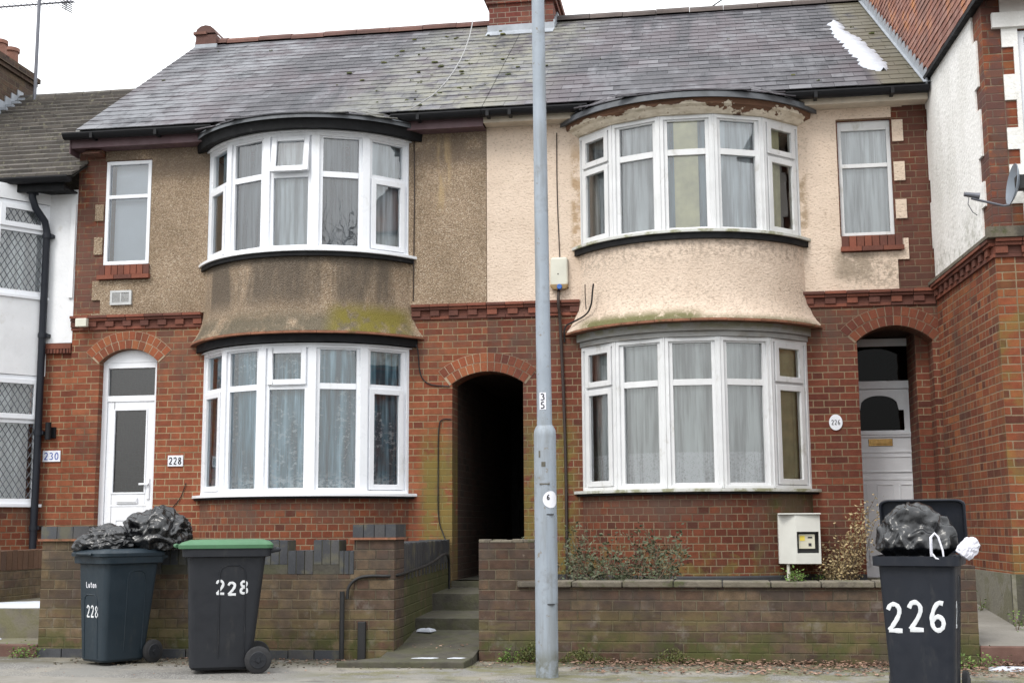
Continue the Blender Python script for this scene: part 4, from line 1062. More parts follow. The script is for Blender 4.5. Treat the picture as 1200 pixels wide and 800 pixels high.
# ------------------------------------------------------------------ house 230 (left) 
h230 = thing('terraced_house', (-9.8, 0, 0), 'white painted terraced house with lattice windows, brown tiled roof and black downpipe, leftmost', 'house')
X3 = -7.463
b = MB(); holes_wall(b, -12.2, X3, -.3, 3.262, [(-9.9,-7.98,1.40,2.86)], .03, .33); b.box(-12.2, -12.0, .33, 6.2, -.3, 5.1); b.box(-12.2, X3, 6.2, 6.4, -.3, 5.1); b.build('wall', M['brick_a'], h230, weld=False)
b = MB(); holes_wall(b, -12.2, X3, 3.264, 5.12, [(-9.9,-7.98,3.82,4.95)], .0, .33); b.box(-7.525, -7.468, -.03, -.001, 3.80, 4.94); b.build('painted_wall', M['white_wall'], h230, weld=False)
t = MB(); n = 16
for i in range(n): t.box(-7.79+.325*i/n+.003, -7.79+.325*(i+1)/n-.003, -.03+.012*(i % 2), .04, 3.14, 3.19)
t.box(-7.79, -7.466, -.02, .04, 3.195, 3.255); t.build('string_course', M['trim_a'], h230)
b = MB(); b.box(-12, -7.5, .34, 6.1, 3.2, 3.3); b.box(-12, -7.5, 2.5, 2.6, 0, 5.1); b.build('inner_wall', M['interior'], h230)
# canted bay
bp = [(-9.98, .0), (-9.60, -.50), (-8.21, -.50), (-7.815, -.0)]
def canted(mb, z0, z1, off=0., cap=True):
    q = []
    for i, (x, y) in enumerate(bp): q.append((x + (0 if i in (1, 2) else (off if i == 3 else -off)) + (off*.4 if i == 2 else (-off*.4 if i == 1 else 0)), y-(off if i in (1, 2) else 0)+.02*(i in (0, 3))))
    for i in range(3): mb.face([(*q[i], z0), (*q[i+1], z0), (*q[i+1], z1), (*q[i], z1)], [(i*.64, z0), (i*.64+.64, z0), (i*.64+.64, z1), (i*.64, z1)])
    if cap:
        mb.face([(x, y, z1) for x, y in q]); mb.face([(x, y, z0) for x, y in q][::-1])
b = MB(); canted(b, -.3, 1.36); b.build('bay_wall', M['brick_head_a'], h230)
b = MB(); canted(b, 2.872, 3.80, .02); b.build('bay_apron', M['white_wall'], h230)
b = MB(); canted(b, 4.94, 5.12, .02); b.build('bay_apron', M['white_wall'], h230)
for z0, z1, zt in ((1.375, 2.865, 2.34), (3.81, 4.93, 4.60)):
    fr = MB(); jobs = []
    for i in range(3):
        p0 = Vector((*bp[i], 0)); p1 = Vector((*bp[i+1], 0)); d = p1-p0; L = d.length; ux = d/L; uy = Vector((-ux.y, ux.x, 0))
        parts = 1 if i != 1 else 2
        for k in range(parts):
            jobs.append((p0+ux*(L*k/parts), ux, uy, L/parts))
    for (p, ux, uy, L) in jobs:
        rect_frame(fr, p, ux, uy, .0, L, z0, z1, .06, 0, .07); fr.obox(p, ux, uy, (0,0,1), .06, L-.06, .004, .066, zt-.033, zt+.033)
    w_ = fr.build('window', M['upvc'], h230, bevel=.003)
    for (p, ux, uy, L) in jobs:
        glazed_light(h230, w_, MB(), p, ux, uy, .0, L, z0, z1, zt, 'fs', .06, M['upvc'], bars=.115)
    s = MB(); canted(s, z0-.035, z0-.002, .05); s.build('sill', M['upvc'], w_)
    inner = [(-9.85, .12), (-9.52, -.36), (-8.29, -.36), (-7.96, .10)]
    curtain('net_curtain', inner, z0+.05, z1-.05, M['net_ur'], 'pale net behind the lattice panes of the %s bay window of the white house' % ('lower' if z0 < 2 else 'upper'), 'net curtain', .012, 8, seed=int(z0*10))
# downpipe, gutter, roof
b = MB(); b.box(-7.96, -7.86, -.30, -.20, 5.02, 5.14); b.tube([(-7.91,-.25,5.08), (-7.91,-.25,4.98), (-7.88,-.22,4.86), (-7.82,-.10,4.72), (-7.805,-.07,4.6), (-7.80,-.07,.35)], .042, 12)
for z in (4.55, 3.35, 2.2, 1.1): b.box(-7.86, -7.735, -.075, .03, z-.02, z+.02); b.tube([(-7.80,-.07,z-.03), (-7.80,-.07,z+.03)], .05, 12)
b.build('downpipe', M['downpipe'], h230, smooth=40)
g = MB(); gutter_run(g, -12.2, -7.37, -.40, 5.175, .062); g.build('gutter', M['gutter'], h230, weld=False)
b = MB(); b.box(-12.2, -7.47, -.335, -.30, 5.03, 5.19); b.box(-12.2, -7.47, -.30, .0, 5.07, 5.09); b.build('fascia', M['black_board'], h230)
def tile_roof(parent, x0, x1, y0, z0, y1, z1, rows, wid, mat, name='roof', lift=.042):
    b = MB(); W_ = x1-x0
    for r in range(rows):
        v0, v1 = r/rows, (r+1)/rows; n = int(W_/wid); sh = (r % 2)*.5
        for i in range(-1, n+1):
            a = x0+W_*(i+sh)/n+.002; c = x0+W_*(i+1+sh)/n-.002
            a = max(a, x0); c = min(c, x1)
            if c-a < .02: continue
            j = random.uniform(-.004, .004)
            ya, za = y1+(y0-y1)*v0, z1+(z0-z1)*v0; yb, zb = y1+(y0-y1)*v1-.012, z1+(z0-z1)*v1+lift+j
            b.face([(a,yb,zb), (c,yb,zb), (c,ya,za+.004), (a,ya,za+.004)]); b.face([(a,yb,zb-lift), (c,yb,zb-lift), (c,yb,zb), (a,yb,zb)])
            b.face([(a,ya,za), (a,yb,zb-lift), (a,yb,zb)]); b.face([(c,ya,za), (c,yb,zb), (c,yb,zb-lift)])
    return b.build(name, mat, parent, weld=False)
rf230 = tile_roof(h230, -12.2, -7.345, -.38, 5.19, 3.2, 7.47, 20, .30, M['concrete_tile'])
b = MB(); b.face([(-12.2,-.36,5.18), (-7.345,-.36,5.18), (-7.345,3.2,7.46), (-12.2,3.2,7.46)]); b.face([(-12.2,3.2,7.46), (-7.345,3.2,7.46), (-7.345,6.7,5.2), (-12.2,6.7,5.2)]); b.build('roof_deck', M['concrete_tile'], rf230)
r = MB()
for i in range(11):
    a = -12.2+.441*i; c = a+.435
    r.tube([(a,3.2,7.43+random.uniform(-.004,.004)), (c,3.2,7.43)], .11, 12)
r.build('ridge_tile_row', M['concrete_tile'], rf230, weld=False)
# party chimney seen end on
b = MB(); b.box(-11.0, -10.16, 1.2, 3.55, 6.0, 7.80); b.box(-11.04, -10.12, 1.16, 3.59, 7.80, 7.86); b.box(-11.07, -10.09, 1.13, 3.62, 7.86, 7.93); b.box(-11.02, -10.14, 1.18, 3.57, 7.93, 8.0)
c_ = b.build('chimney', M['brick_gw'], rf230)
for y in (1.5, 1.85, 2.2, 2.55, 2.92, 3.25):
    p = MB(); p.tube([(-10.38,y,7.99), (-10.38,y,8.03), (-10.38,y,8.04), (-10.38,y,8.25), (-10.38,y,8.255), (-10.38,y,8.31)], [.13,.13,.105,.10,.12,.12], 14); p.build('chimney_pot', M['pot'], c_, smooth=40)
b = MB()
for i in range(14):
    y = 1.0+i*.16; z = 5.19+(y+.38)*(7.47-5.19)/3.58
    b.box(-10.158, -10.142, y, y+.158, z-.02, z+.20)
    b.box(-10.155, -10.03, y, y+.158, z+.03, z+.07)
b.build('flashing', M['lead_pale'], c_)
# aerial
ae = thing('television_aerial', (-9.86, 3.1, 7.45), 'thin grey aerial mast with a long horizontal boom above the brown tiled roof', 'aerial')
b = MB(); b.tube([(-9.88,3.1,7.3), (-9.88,3.1,10.2)], .026, 10); b.build('mast', M['alu'], ae, smooth=50)
b = MB(); p0 = Vector((-10.9, 3.0, 8.88)); p1 = Vector((-9.43, 3.3, 9.02)); b.tube([p0, p1], .015, 8)
d = (p1-p0).normalized()
for i in range(17):
    p = p0+d*(.05+i*.086); b.tube([p+Vector((.0,-.13,0)), p+Vector((0,.13,0))], .006, 4)
b.build('boom', M['alu'], ae)
b = MB(); p = p1-d*.10
for k in range(5):
    b.tube([p+Vector((-.03,-.10,.03*k)), p+Vector((.02,.12,.03*k))], .009, 4); b.tube([p+Vector((-.03,-.10,-.03*k)), p+Vector((.02,.12,-.03*k))], .009, 4)
b.tube([p+Vector((-.02,0,-.14)), p+Vector((.02,0,.14))], .006, 4); b.tube([p+Vector((.0,0,.0)), p+Vector((.14,.0,-.02))], .006, 4)
b.build('reflector', M['alu'], ae)

# ------------------------------------------------------------------ house 224 (right, projecting)
h224 = thing('terraced_house', (3.9, -2.25, 0), 'projecting orange brick house with dirty white rendered flank and red hung tiles, rightmost', 'house')
A = Vector((2.397, 0, 0)); C = Vector((2.535, -2.25, 0)); UX = (C-A).normalized(); UY = Vector((-UX.y, UX.x, 0)); LS = (C-A).length
def flank(mb): mb.v = [A+UX*v.x+UY*v.y+Vector((0,0,v.z)) for v in mb.v]; return mb
b = MB(); holes_wall(b, -5.0, LS, -.3, 5.84, [], 0, .28)
flank(b).build('flank_wall', M['brick_side'], h224, weld=False)
b = MB(); holes_wall(b, 2.537, 6.2, -.3, 5.84, [(2.84,4.4,4.1,5.55), (3.2,4.4,.6,2.6)], -2.25, -1.95); b.box(5.9, 6.2, -1.95, 6.0, -.3, 5.84); b.box(2.3, 6.2, 6.0, 6.2, -.3, 5.84)
b.build('wall', M['brick_side'], h224, weld=False)
b = MB(); hb = [(LS-.30-.0, LS+1, 3.7, 5.9)] + [(LS-.42, LS+1, a, c) for a, c in ((3.62,3.75), (4.18,4.42), (4.86,5.08), (5.52,5.7))] + [(-1, .06, a, c) for a, c in ((3.6,4.0), (4.5,4.75), (5.3,5.55))]
holes_wall(b, .02, LS-.16, 3.665, 5.80, [(LS-.28, LS, a, c) for a, c in ((3.6,3.95), (4.18,4.42), (4.86,5.08), (5.52,5.9))] + [(0, .075, a, c) for a, c in ((3.6,4.0), (4.5,4.75), (5.3,5.55))], -.018, .002)
flank(b).build('render_coat', M['white_render'], h224, weld=False)
b = MB(); holes_wall(b, 2.70, 6.0, 3.74, 5.84, [(2.84,4.4,4.1,5.55)] + [(2.6, 2.80, a, c) for a, c in ((3.7,3.92), (4.28,4.42), (4.62,4.88), (5.12,5.38))], -2.268, -2.249)
b.build('render_coat', M['white_render'], h224, weld=False)
fr = MB(); rect_frame(fr, V3((0, -2.22, 0)), V3((1, 0, 0)), V3((0, 1, 0)), 2.842, 4.39, 4.11, 5.54, .06, 0, .07); fr.box(3.6, 3.68, -2.215, -2.155, 4.17, 5.48); fr.box(2.90, 4.33, -2.214, -2.156, 5.06, 5.13)
w_ = fr.build('window', M['upvc'], h224)
g = MB(); g.face([(2.9,-2.19,4.17), (4.33,-2.19,4.17), (4.33,-2.19,5.48), (2.9,-2.19,5.48)]); g.build('pane', M['glass'], w_)
s = MB(); s.box(2.62, 4.5, -2.30, -2.2, 5.56, 5.70); s.build('lintel', M['white_render'], w_)
s = MB(); s.box(2.80, 4.45, -2.33, -2.2, 4.03, 4.10); s.build('sill', M['upvc'], w_)
t = MB(); string_course(t, .06, LS+.02, 0, 3.60, (tuple(UX), tuple(A)), tuple(UY)); string_course(t, 2.53, 6.2, -2.25, 3.60); t.build('string_course', M['trim_a'], h224)
b = MB(); b.box(-.04, LS+.09, -.08, .01, 3.602, 3.635); flank(b); b.box(2.46, 6.2, -2.345, -2.24, 3.604, 3.70); b.build('cement_ledge', M['coping'], h224)
b = MB(); b.box(.3, LS+.035, -.035, .0, -.2, .655); flank(b); b.build('cement_plinth', M['plinth_c'], h224)
b = MB(); b.box(2.50, 6.2, -2.285, -2.24, -.2, .655); b.build('cement_plinth', M['concrete_mossy'], h224)
# tile hung flank
tl = MB(); s0, s1 = -4.9, 2.33
def ztop(s): return 5.86 + (2.42-s)*.86 if s > -2 else 5.86+4.42*.86-(-2-s)*.86
row = 0; z = 5.84
while z < 9.6:
    n = int((s1-s0)/.13)
    for i in range(n+1):
        a = s0+(i+(row % 2)*.5)*.13; c = min(a+.127, s1)
        if c-a < .03 or ztop((a+c)/2) < z+.05: continue
        if z+.1 < RZ+((-a)-RY)*PV-.15 and a < 0: continue
        j = random.uniform(-.003, .003)
        tl.face([(a,-.032+j,z), (c,-.032+j,z), (c,-.022,z+.088), (a,-.022,z+.088)]); tl.face([(a,-.022,z), (c,-.022,z), (c,-.032+j,z), (a,-.032+j,z)][::-1])
        tl.face([(a,-.032+j,z), (a,-.022,z+.088), (a,-.02,z)]); tl.face([(c,-.032+j,z), (c,-.02,z), (c,-.022,z+.088)])
    z += .075; row += 1
th = flank(tl).build('tile_hanging', M['clay_tile'], h224, weld=False)
b = MB(); pts = [(-5,5.84), (2.4,5.84), (-2,9.64), (-5,7.0)]
b.face([(x,-.018,z) for x, z in pts]); b.face([(x,.2,z) for x, z in pts][::-1]); b.face([(2.4,-.018,5.84),(2.4,.2,5.84),(-2,.2,9.64),(-2,-.018,9.64)]); flank(b).build('gable', M['clay_tile'], h224)
b = MB(); b.box(.0, LS+.12, -.075, .0, 5.795, 5.838); flank(b).build('dark_drip_board', M['black_board'], h224)
b = MB()
pR = lambda s, y, z: A+UX*s+UY*y+Vector((0,0,z))
b.face([pR(2.5,-.08,5.80), pR(2.5,4.5,5.80), pR(-2,4.5,9.67), pR(-2,-.08,9.67)]); b.face([pR(-2,-.08,9.67), pR(-2,4.5,9.67), pR(-5,4.5,7.1), pR(-5,-.08,7.1)])
b.face([pR(2.5,-.08,5.77), pR(2.5,4.5,5.77), pR(-2,4.5,9.63), pR(-2,-.08,9.63)][::-1]); b.build('roof', M['clay_tile'], h224)
b = MB()       # stepped lead where the slates meet the flank
for i in range(22):
    s = .34-i*.163; y = -s; z = RZ+(y-RY)*PV
    b.box(s-.16, s, -.068, -.0525, z-.02, z+.13+.05); 
flank(b)
for i in range(22):
    s = .36-i*.163; y = -s; z = RZ+(y-RY)*PV+.03; z2 = z+.163*PV
    p = A+UX*s; q_ = A+UX*(s-.158)
    b.face([(p.x-.10,p.y,z), (p.x,p.y,z), (q_.x,q_.y,z2), (q_.x-.10,q_.y,z2)])
b.build('flashing', M['lead_pale'], h224)
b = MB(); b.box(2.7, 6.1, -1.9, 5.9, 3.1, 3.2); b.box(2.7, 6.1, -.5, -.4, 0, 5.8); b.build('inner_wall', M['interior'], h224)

fr = MB(); rect_frame(fr, V3((0, -2.22, 0)), V3((1, 0, 0)), V3((0, 1, 0)), 3.202, 4.398, .61, 2.59, .06, 0, .07); fr.box(3.262, 4.338, -2.214, -2.156, 1.95, 2.02)
w2 = fr.build('window', M['upvc'], h224)
g = MB(); g.face([(3.26,-2.19,.67), (4.34,-2.19,.67), (4.34,-2.19,2.53), (3.26,-2.19,2.53)]); g.build('pane', M['glass'], w2)
s = MB(); s.box(3.14, 4.46, -2.33, -2.2, .53, .60); s.build('sill', M['upvc'], w2)
# satellite dish
sd = thing('satellite_dish', (2.78, -2.27, 3.9), 'grey satellite dish facing left on the corner of the projecting brick house', 'satellite dish')
b = MB(); cen = Vector((2.64, -2.56, 4.02)); nrm = Vector((-.985, -.06, .16)).normalized(); side = nrm.cross(Vector((0, 0, 1))).normalized(); upv = side.cross(nrm).normalized()
def dp(r, t, off=0): 
    return cen + side*(r*.165*math.cos(t)) + upv*(r*.185*math.sin(t)) + nrm*(.05*(r*r)-.05+off)
for i in range(5):
    for k in range(24):
        t0, t1 = 2*math.pi*k/24, 2*math.pi*(k+1)/24; r0, r1 = i/5, (i+1)/5
        b.face([dp(r0,t0), dp(r1,t0), dp(r1,t1), dp(r0,t1)] if i else [dp(0,0), dp(r1,t0), dp(r1,t1)])
        b.face([dp(r1,t0,-.008), dp(r0,t0,-.008), dp(r0,t1,-.008), dp(r1,t1,-.008)] if i else [dp(r1,t0,-.008), dp(0,0,-.008), dp(r1,t1,-.008)])
for k in range(24):
    t0, t1 = 2*math.pi*k/24, 2*math.pi*(k+1)/24; b.face([dp(1,t0), dp(1,t0,-.008), dp(1,t1,-.008), dp(1,t1)])
b.build('reflector', M['dish'], sd, smooth=40)
lnb = cen + nrm*.33 - upv*.14
b = MB(); b.tube([cen-upv*.185, cen-upv*.20+nrm*.05, lnb+Vector((0,0,-.03))], .011, 8); b.build('arm', M['alu'], sd)
b = MB(); b.tube([lnb-nrm*.07, lnb-nrm*.03, lnb+nrm*.06], [.03,.024,.02], 12); b.tube([lnb+Vector((-.02,0,-.02)), lnb+Vector((-.03,0,-.08)), lnb+Vector((.01,.02,-.15)), lnb+Vector((.05,.05,-.17))], .004, 6); b.build('receiver', M['alu'], sd)
b = MB(); b.tube([cen-nrm*.05, cen-nrm*.12+Vector((.03,.1,0)), Vector((2.88,-2.30,3.98))], .018, 8); b.box(2.82, 2.94, -2.285, -2.27, 3.88, 4.10); b.box(2.68, 2.78, -2.62, -2.50, 3.97, 4.09); b.build('bracket', M['cable'], sd)

# ------------------------------------------------------------------ garden walls
WY = -3.45
gw = thing('garden_wall', (-4.2, WY, 0), 'low mossy brown garden wall with dark castellated brick top and two capped pillars', 'wall')
b = MB(); b.box(-5.39, -3.0, WY+.005, WY+.225, -.2, .70)
b.build('wall', M['brick_gy'], gw)
for x0, x1 in ((-5.81, -5.39), (-3.0, -2.655)):
    b = MB(); b.box(x0, x1, WY-.012, WY+.33, -.2, .985); p = b.build('pillar', M['brick_gy' if x0 < -4 else 'brick_gw'], gw)
    b = MB(); n = 2 if x0 < -4 else 3
    b.box(x0-.03, x1+.02, WY-.04, WY+.36, .985, 1.003); b.build('tile_course', M['tile_red'], p)
    b = MB(); w_ = (x1-x0+.03)
    nn = 3 if x0 < -4 else 4
    for i in range(nn): b.box(x0-.015+w_*i/nn+.003, x0-.015+w_*(i+1)/nn-.003, WY-.02, WY+.34, 1.004, 1.112+random.uniform(-.003, .003))
    b.build('pillar_cap', M['blue_brick'], p)
b = MB(); x = -5.385; k = 0; mor = MB()
while x < -3.03:
    x1 = min(x+.225, -3.005)
    raised = (k % 2 == 1)
    z0, z1 = (.782, .985) if raised else (.702, .895)
    nn = 3
    for i in range(nn):
        a = x+(x1-x)*i/nn+.004; c = x+(x1-x)*(i+1)/nn-.004
        b.box(a, c, WY+.0+random.uniform(0,.004), WY+.22, z0, z1+random.uniform(-.004,.004))
    mor.box(x, x1, WY+.008, WY+.215, z0-.0, z1-.010)
    if raised: mor.box(x, x1, WY+.004, WY+.218, .701, .780)
    x += .225; k += 1
b.build('soldier_coping', M['blue_brick'], gw); mor.build('coping_mortar', M['concrete_mossy'], gw)
b = MB()
for i in range(12): b.box(-5.80+i*.225, -5.80+i*.225+.215, WY-.035, WY+.0, -.1, .075+random.uniform(-.004,.004))
b.build('plinth', M['blue_brick'], gw)
# return wall along the passage
rw = thing('garden_wall', (-2.75, -1.8, 0), 'mossy side wall with dark toothed brick top running back beside the passage steps', 'wall')
Aw = Vector((-2.658, -3.12, 0)); Bw = Vector((-2.90, -.03, 0)); uw = (Bw-Aw).normalized(); vw = Vector((-uw.y, uw.x, 0)); Lw = (Bw-Aw).length
def rwf(mb): mb.v = [Aw+uw*v.x+vw*v.y+Vector((0,0,v.z)) for v in mb.v]; return mb
b = MB(); b.box(0, Lw, 0, .22, -.1, .70); rwf(b).build('wall', M['brick_gy'], rw)
b = MB(); mor = MB(); n = int(Lw/.105)
for i in range(n):
    a = Lw*i/n+.005; c = Lw*(i+1)/n-.005; b.box(a, c, -.004, .225, .71-(.07 if i % 2 == 0 else 0), .945+random.uniform(-.006,.006))
mor.box(0, Lw, .003, .22, .701, .93); rwf(b).build('soldier_coping', M['blue_brick'], rw); rwf(mor).build('coping_mortar', M['concrete_mossy'], rw)
# wall of the cream house
gw2 = thing('garden_wall', (0, WY, 0), 'low dark brick garden wall with worn stone coping and a taller left pier in front of the cream house', 'wall')
b = MB(); b.box(-1.475, 1.60, WY, WY+.225, -.2, .595); b.build('wall', M['brick_gw'], gw2)
b = MB(); b.box(-1.94, -1.475, WY-.006, WY+.34, -.2, .955); p = b.build('pier', M['brick_gw'], gw2)
b = MB()
for i in range(5):
    for j in range(3):
        x = -1.94+.093*i; y = WY-.01+.117*j; h = .965+random.uniform(0,.022); b.box(x+.001, x+.0925, y+.001, y+.1165, .956, h)
b.build('pier_cap', M['coping'], p, bevel=.006)
b = MB(); b.box(1.60, 1.985, WY-.004, WY+.34, -.2, .765); b.build('pier', M['brick_gw'], gw2)
b = MB(); xs = [-1.62, -1.17, -.76, -.35, .04, .42, .81, 1.22, 1.63]
for i in range(len(xs)-1):
    dz = random.uniform(-.010, .004); b.box(xs[i]+.004, xs[i+1]-.004, WY-.035-random.uniform(0,.008), WY+.26, .597, .65+dz)
b.build('coping', M['coping'], gw2, bevel=.008)
# dividing wall left
dw = thing('garden_wall', (-7.23, -1.7, 0), 'brown brick dividing wall with upright brick coping between the white house and the white front door', 'wall')
b = MB(); b.box(-7.38, -7.16, -3.4, -.04, -.1, .67); b.build('wall', M['brick_gy'], dw)
b = MB(); mor = MB()
for i in range(32): b.box(-7.385, -7.155, -3.4+i*.105+.004, -3.4+(i+1)*.105-.004, .674, .872+random.uniform(-.005,.005))
mor.box(-7.375, -7.166, -3.395, -.045, .671, .862)
b.build('soldier_coping', island_mat('brown_burnt_coping_brick', [(.11,.06,.04), (.17,.09,.05), (.08,.05,.04), (.22,.12,.07)]), dw); mor.build('coping_mortar', M['mortar'], dw)

# ------------------------------------------------------------------ ground
def struct(name, mb, mat, **k):
    o = mb.build(name, mat, **k); o['kind'] = 'structure'; return o
b = MB(); b.face([(-400,-400,-.16), (400,-400,-.16), (400,400,-.16), (-400,400,-.16)]); struct('ground', b, M['grassy'])
b = MB(); b.box(-60, 60, -13.2, -6.53, -.3, -.115); struct('road', b, M['road'])
b = MB()
for i in range(40): b.box(-18+i*.915+.004, -18+(i+1)*.915-.004, -6.53, -6.40, -.3, -.004)
struct('kerb', b, M['stone_k'], weld=False)
b = MB(); b.box(-60, 60, -6.40, -3.2, -.3, 0); struct('pavement', b, M['asphalt'])
b = MB(); b.face([(-9,-6.38,.004), (1.0,-5.6,.004), (-1.2,-5.02,.004), (-3.4,-4.98,.004), (-4.4,-4.86,.004), (-9,-4.80,.004)]); struct('concrete_strip', b, M['concrete_pale'])
b = MB(); b.box(-60, 60, -18, -13.2, -.3, 0.0); struct('far_pavement', b, M['asphalt'])
b = MB(); b.box(-5.81, -2.80, WY+.2, .02, -.1, .41); b.box(-1.93, 1.95, WY+.2, .02, -.1, .44); b.box(-12, -7.38, -3.6, .02, -.1, .38); struct('garden_soil', b, M['soil'])
# path and steps to the white door
b = MB(); b.box(-7.158, -5.815, -3.40, -2.86, -.1, .105); b.box(-7.158, -5.815, -2.86, -.001, -.1, .365); struct('path', b, M['concrete'])
b = MB(); b.box(-7.158, -5.818, -3.46, -3.402, -.1, .103); struct('step_edge', b, M['red_edge'], bevel=.01)
# passage path: apron slab, ramp and two steps
b = MB(); b.hexa([(-2.98,-4.02,-.1),(-1.96,-3.98,-.1),(-1.945,-3.7,-.1),(-2.66,-3.7,-.1),(-2.98,-4.02,.045),(-1.96,-3.98,.05),(-1.945,-3.7,.06),(-2.66,-3.7,.055)]); struct('threshold_slab', b, M['concrete_mossy'], bevel=.01)
b = MB(); b.hexa([(-2.70,-3.695,-.1),(-1.945,-3.695,-.1),(-2.0,-2.45,-.1),(-2.75,-2.45,-.1),(-2.70,-3.695,.052),(-1.945,-3.695,.055),(-2.0,-2.45,.17),(-2.75,-2.45,.17)])
b.box(-2.78, -1.94, -2.45, -1.35, -.1, .27); b.box(-2.88, -1.94, -1.35, -.02, -.1, .43); struct('path', b, M['concrete_mossy'])
b = MB(); b.box(-2.88, -2.06, -.02, 6.1, -.1, .50); struct('passage_floor', b, M['concrete_mossy'])
# right path
b = MB(); b.hexa([(1.99,-3.41,-.1),(6,-3.41,-.1),(6,-2.3,-.1),(1.99,-2.3,-.1),(1.99,-3.41,.155),(6,-3.41,.155),(6,-2.3,.22),(1.99,-2.3,.22)])
b.hexa([(1.95,-2.3,-.1),(2.7,-2.3,-.1),(2.4,.0,-.1),(1.30,.0,-.1),(1.95,-2.3,.22),(2.7,-2.3,.22),(2.4,.0,.44),(1.30,.0,.44)]); struct('path', b, M['concrete_pale'])
b = MB(); b.box(1.99, 6, -3.47, -3.412, -.1, .155); struct('step_edge', b, M['red_edge'], bevel=.01)
# ------------------------------------------------------------------ painted digits
GL = {'2': [[(.05,.78),(.2,.97),(.5,1.0),(.75,.88),(.78,.68),(.6,.45),(.3,.2),(.08,.03)], [(.05,.03),(.9,.02)]],
      '8': [[(.5,.53),(.2,.66),(.18,.88),(.48,1.0),(.78,.88),(.76,.66),(.5,.53),(.15,.35),(.12,.12),(.48,0),(.85,.12),(.82,.36),(.5,.53)]],
      '6': [[(.85,.93),(.55,.98),(.25,.75),(.08,.4),(.15,.1),(.45,-.03),(.78,.08),(.85,.32),(.6,.5),(.3,.45),(.12,.28)]],
      '0': [[(.5,1),(.15,.8),(.08,.45),(.2,.1),(.5,0),(.8,.12),(.9,.5),(.8,.85),(.5,1)]],
      '3': [[(.08,.88),(.4,1),(.75,.88),(.75,.65),(.4,.53),(.8,.42),(.85,.15),(.45,0),(.05,.1)]],
      '5': [[(.8,1),(.2,1),(.15,.58),(.5,.62),(.82,.45),(.8,.15),(.45,0),(.08,.08)]],
      'L': [[(.1,1),(.1,0),(.75,0)]], 'u': [[(.1,.65),(.1,.2),(.35,0),(.7,.15)], [(.7,.65),(.7,0)]],
      't': [[(.4,.95),(.4,.15),(.65,0)], [(.1,.68),(.75,.68)]], 'o': [[(.4,.66),(.1,.45),(.12,.15),(.4,0),(.7,.15),(.72,.48),(.4,.66)]],
      'n': [[(.1,.66),(.1,0)], [(.1,.45),(.4,.66),(.7,.5),(.7,0)]]}
def glyphs(name, text, o, ux, uz, un, h, wd, gap, r, mat, parent, jit=0., seed=0):
    """flat brush strokes on a face: o bottom-left, un outward"""
    o, ux, uz, un = Vector(o), Vector(ux), Vector(uz), Vector(un); mb = MB(); rnd = random.Random(seed)
    x = 0
    for ch in text:
        dz = rnd.uniform(-jit, jit); sc = 1+rnd.uniform(-jit, jit)
        for st in GL[ch]:
            q = []
            for i in range(len(st)-1):
                for k in range(3):
                    t = k/3; q.append((st[i][0]*(1-t)+st[i+1][0]*t, st[i][1]*(1-t)+st[i+1][1]*t))
            q.append(st[-1])
            # smooth
            for _ in range(2):
                q = [q[0]]+[((q[i-1][0]+2*q[i][0]+q[i+1][0])/4, (q[i-1][1]+2*q[i][1]+q[i+1][1])/4) for i in range(1, len(q)-1)]+[q[-1]]
            rr = [r*(1+rnd.uniform(-.15, .15)) for _ in q]
            pts = [Vector((x+a*wd, 0, (b_+dz)*h*sc)) for a, b_ in q]
            T = MB(); T.tube(pts, rr, 8)
            for f in T.f: mb.face([o+ux*T.v[i].x+uz*T.v[i].z+un*(T.v[i].y*.12+.0008) for i in f])
        x += wd+gap
    return mb.build(name, mat, parent)

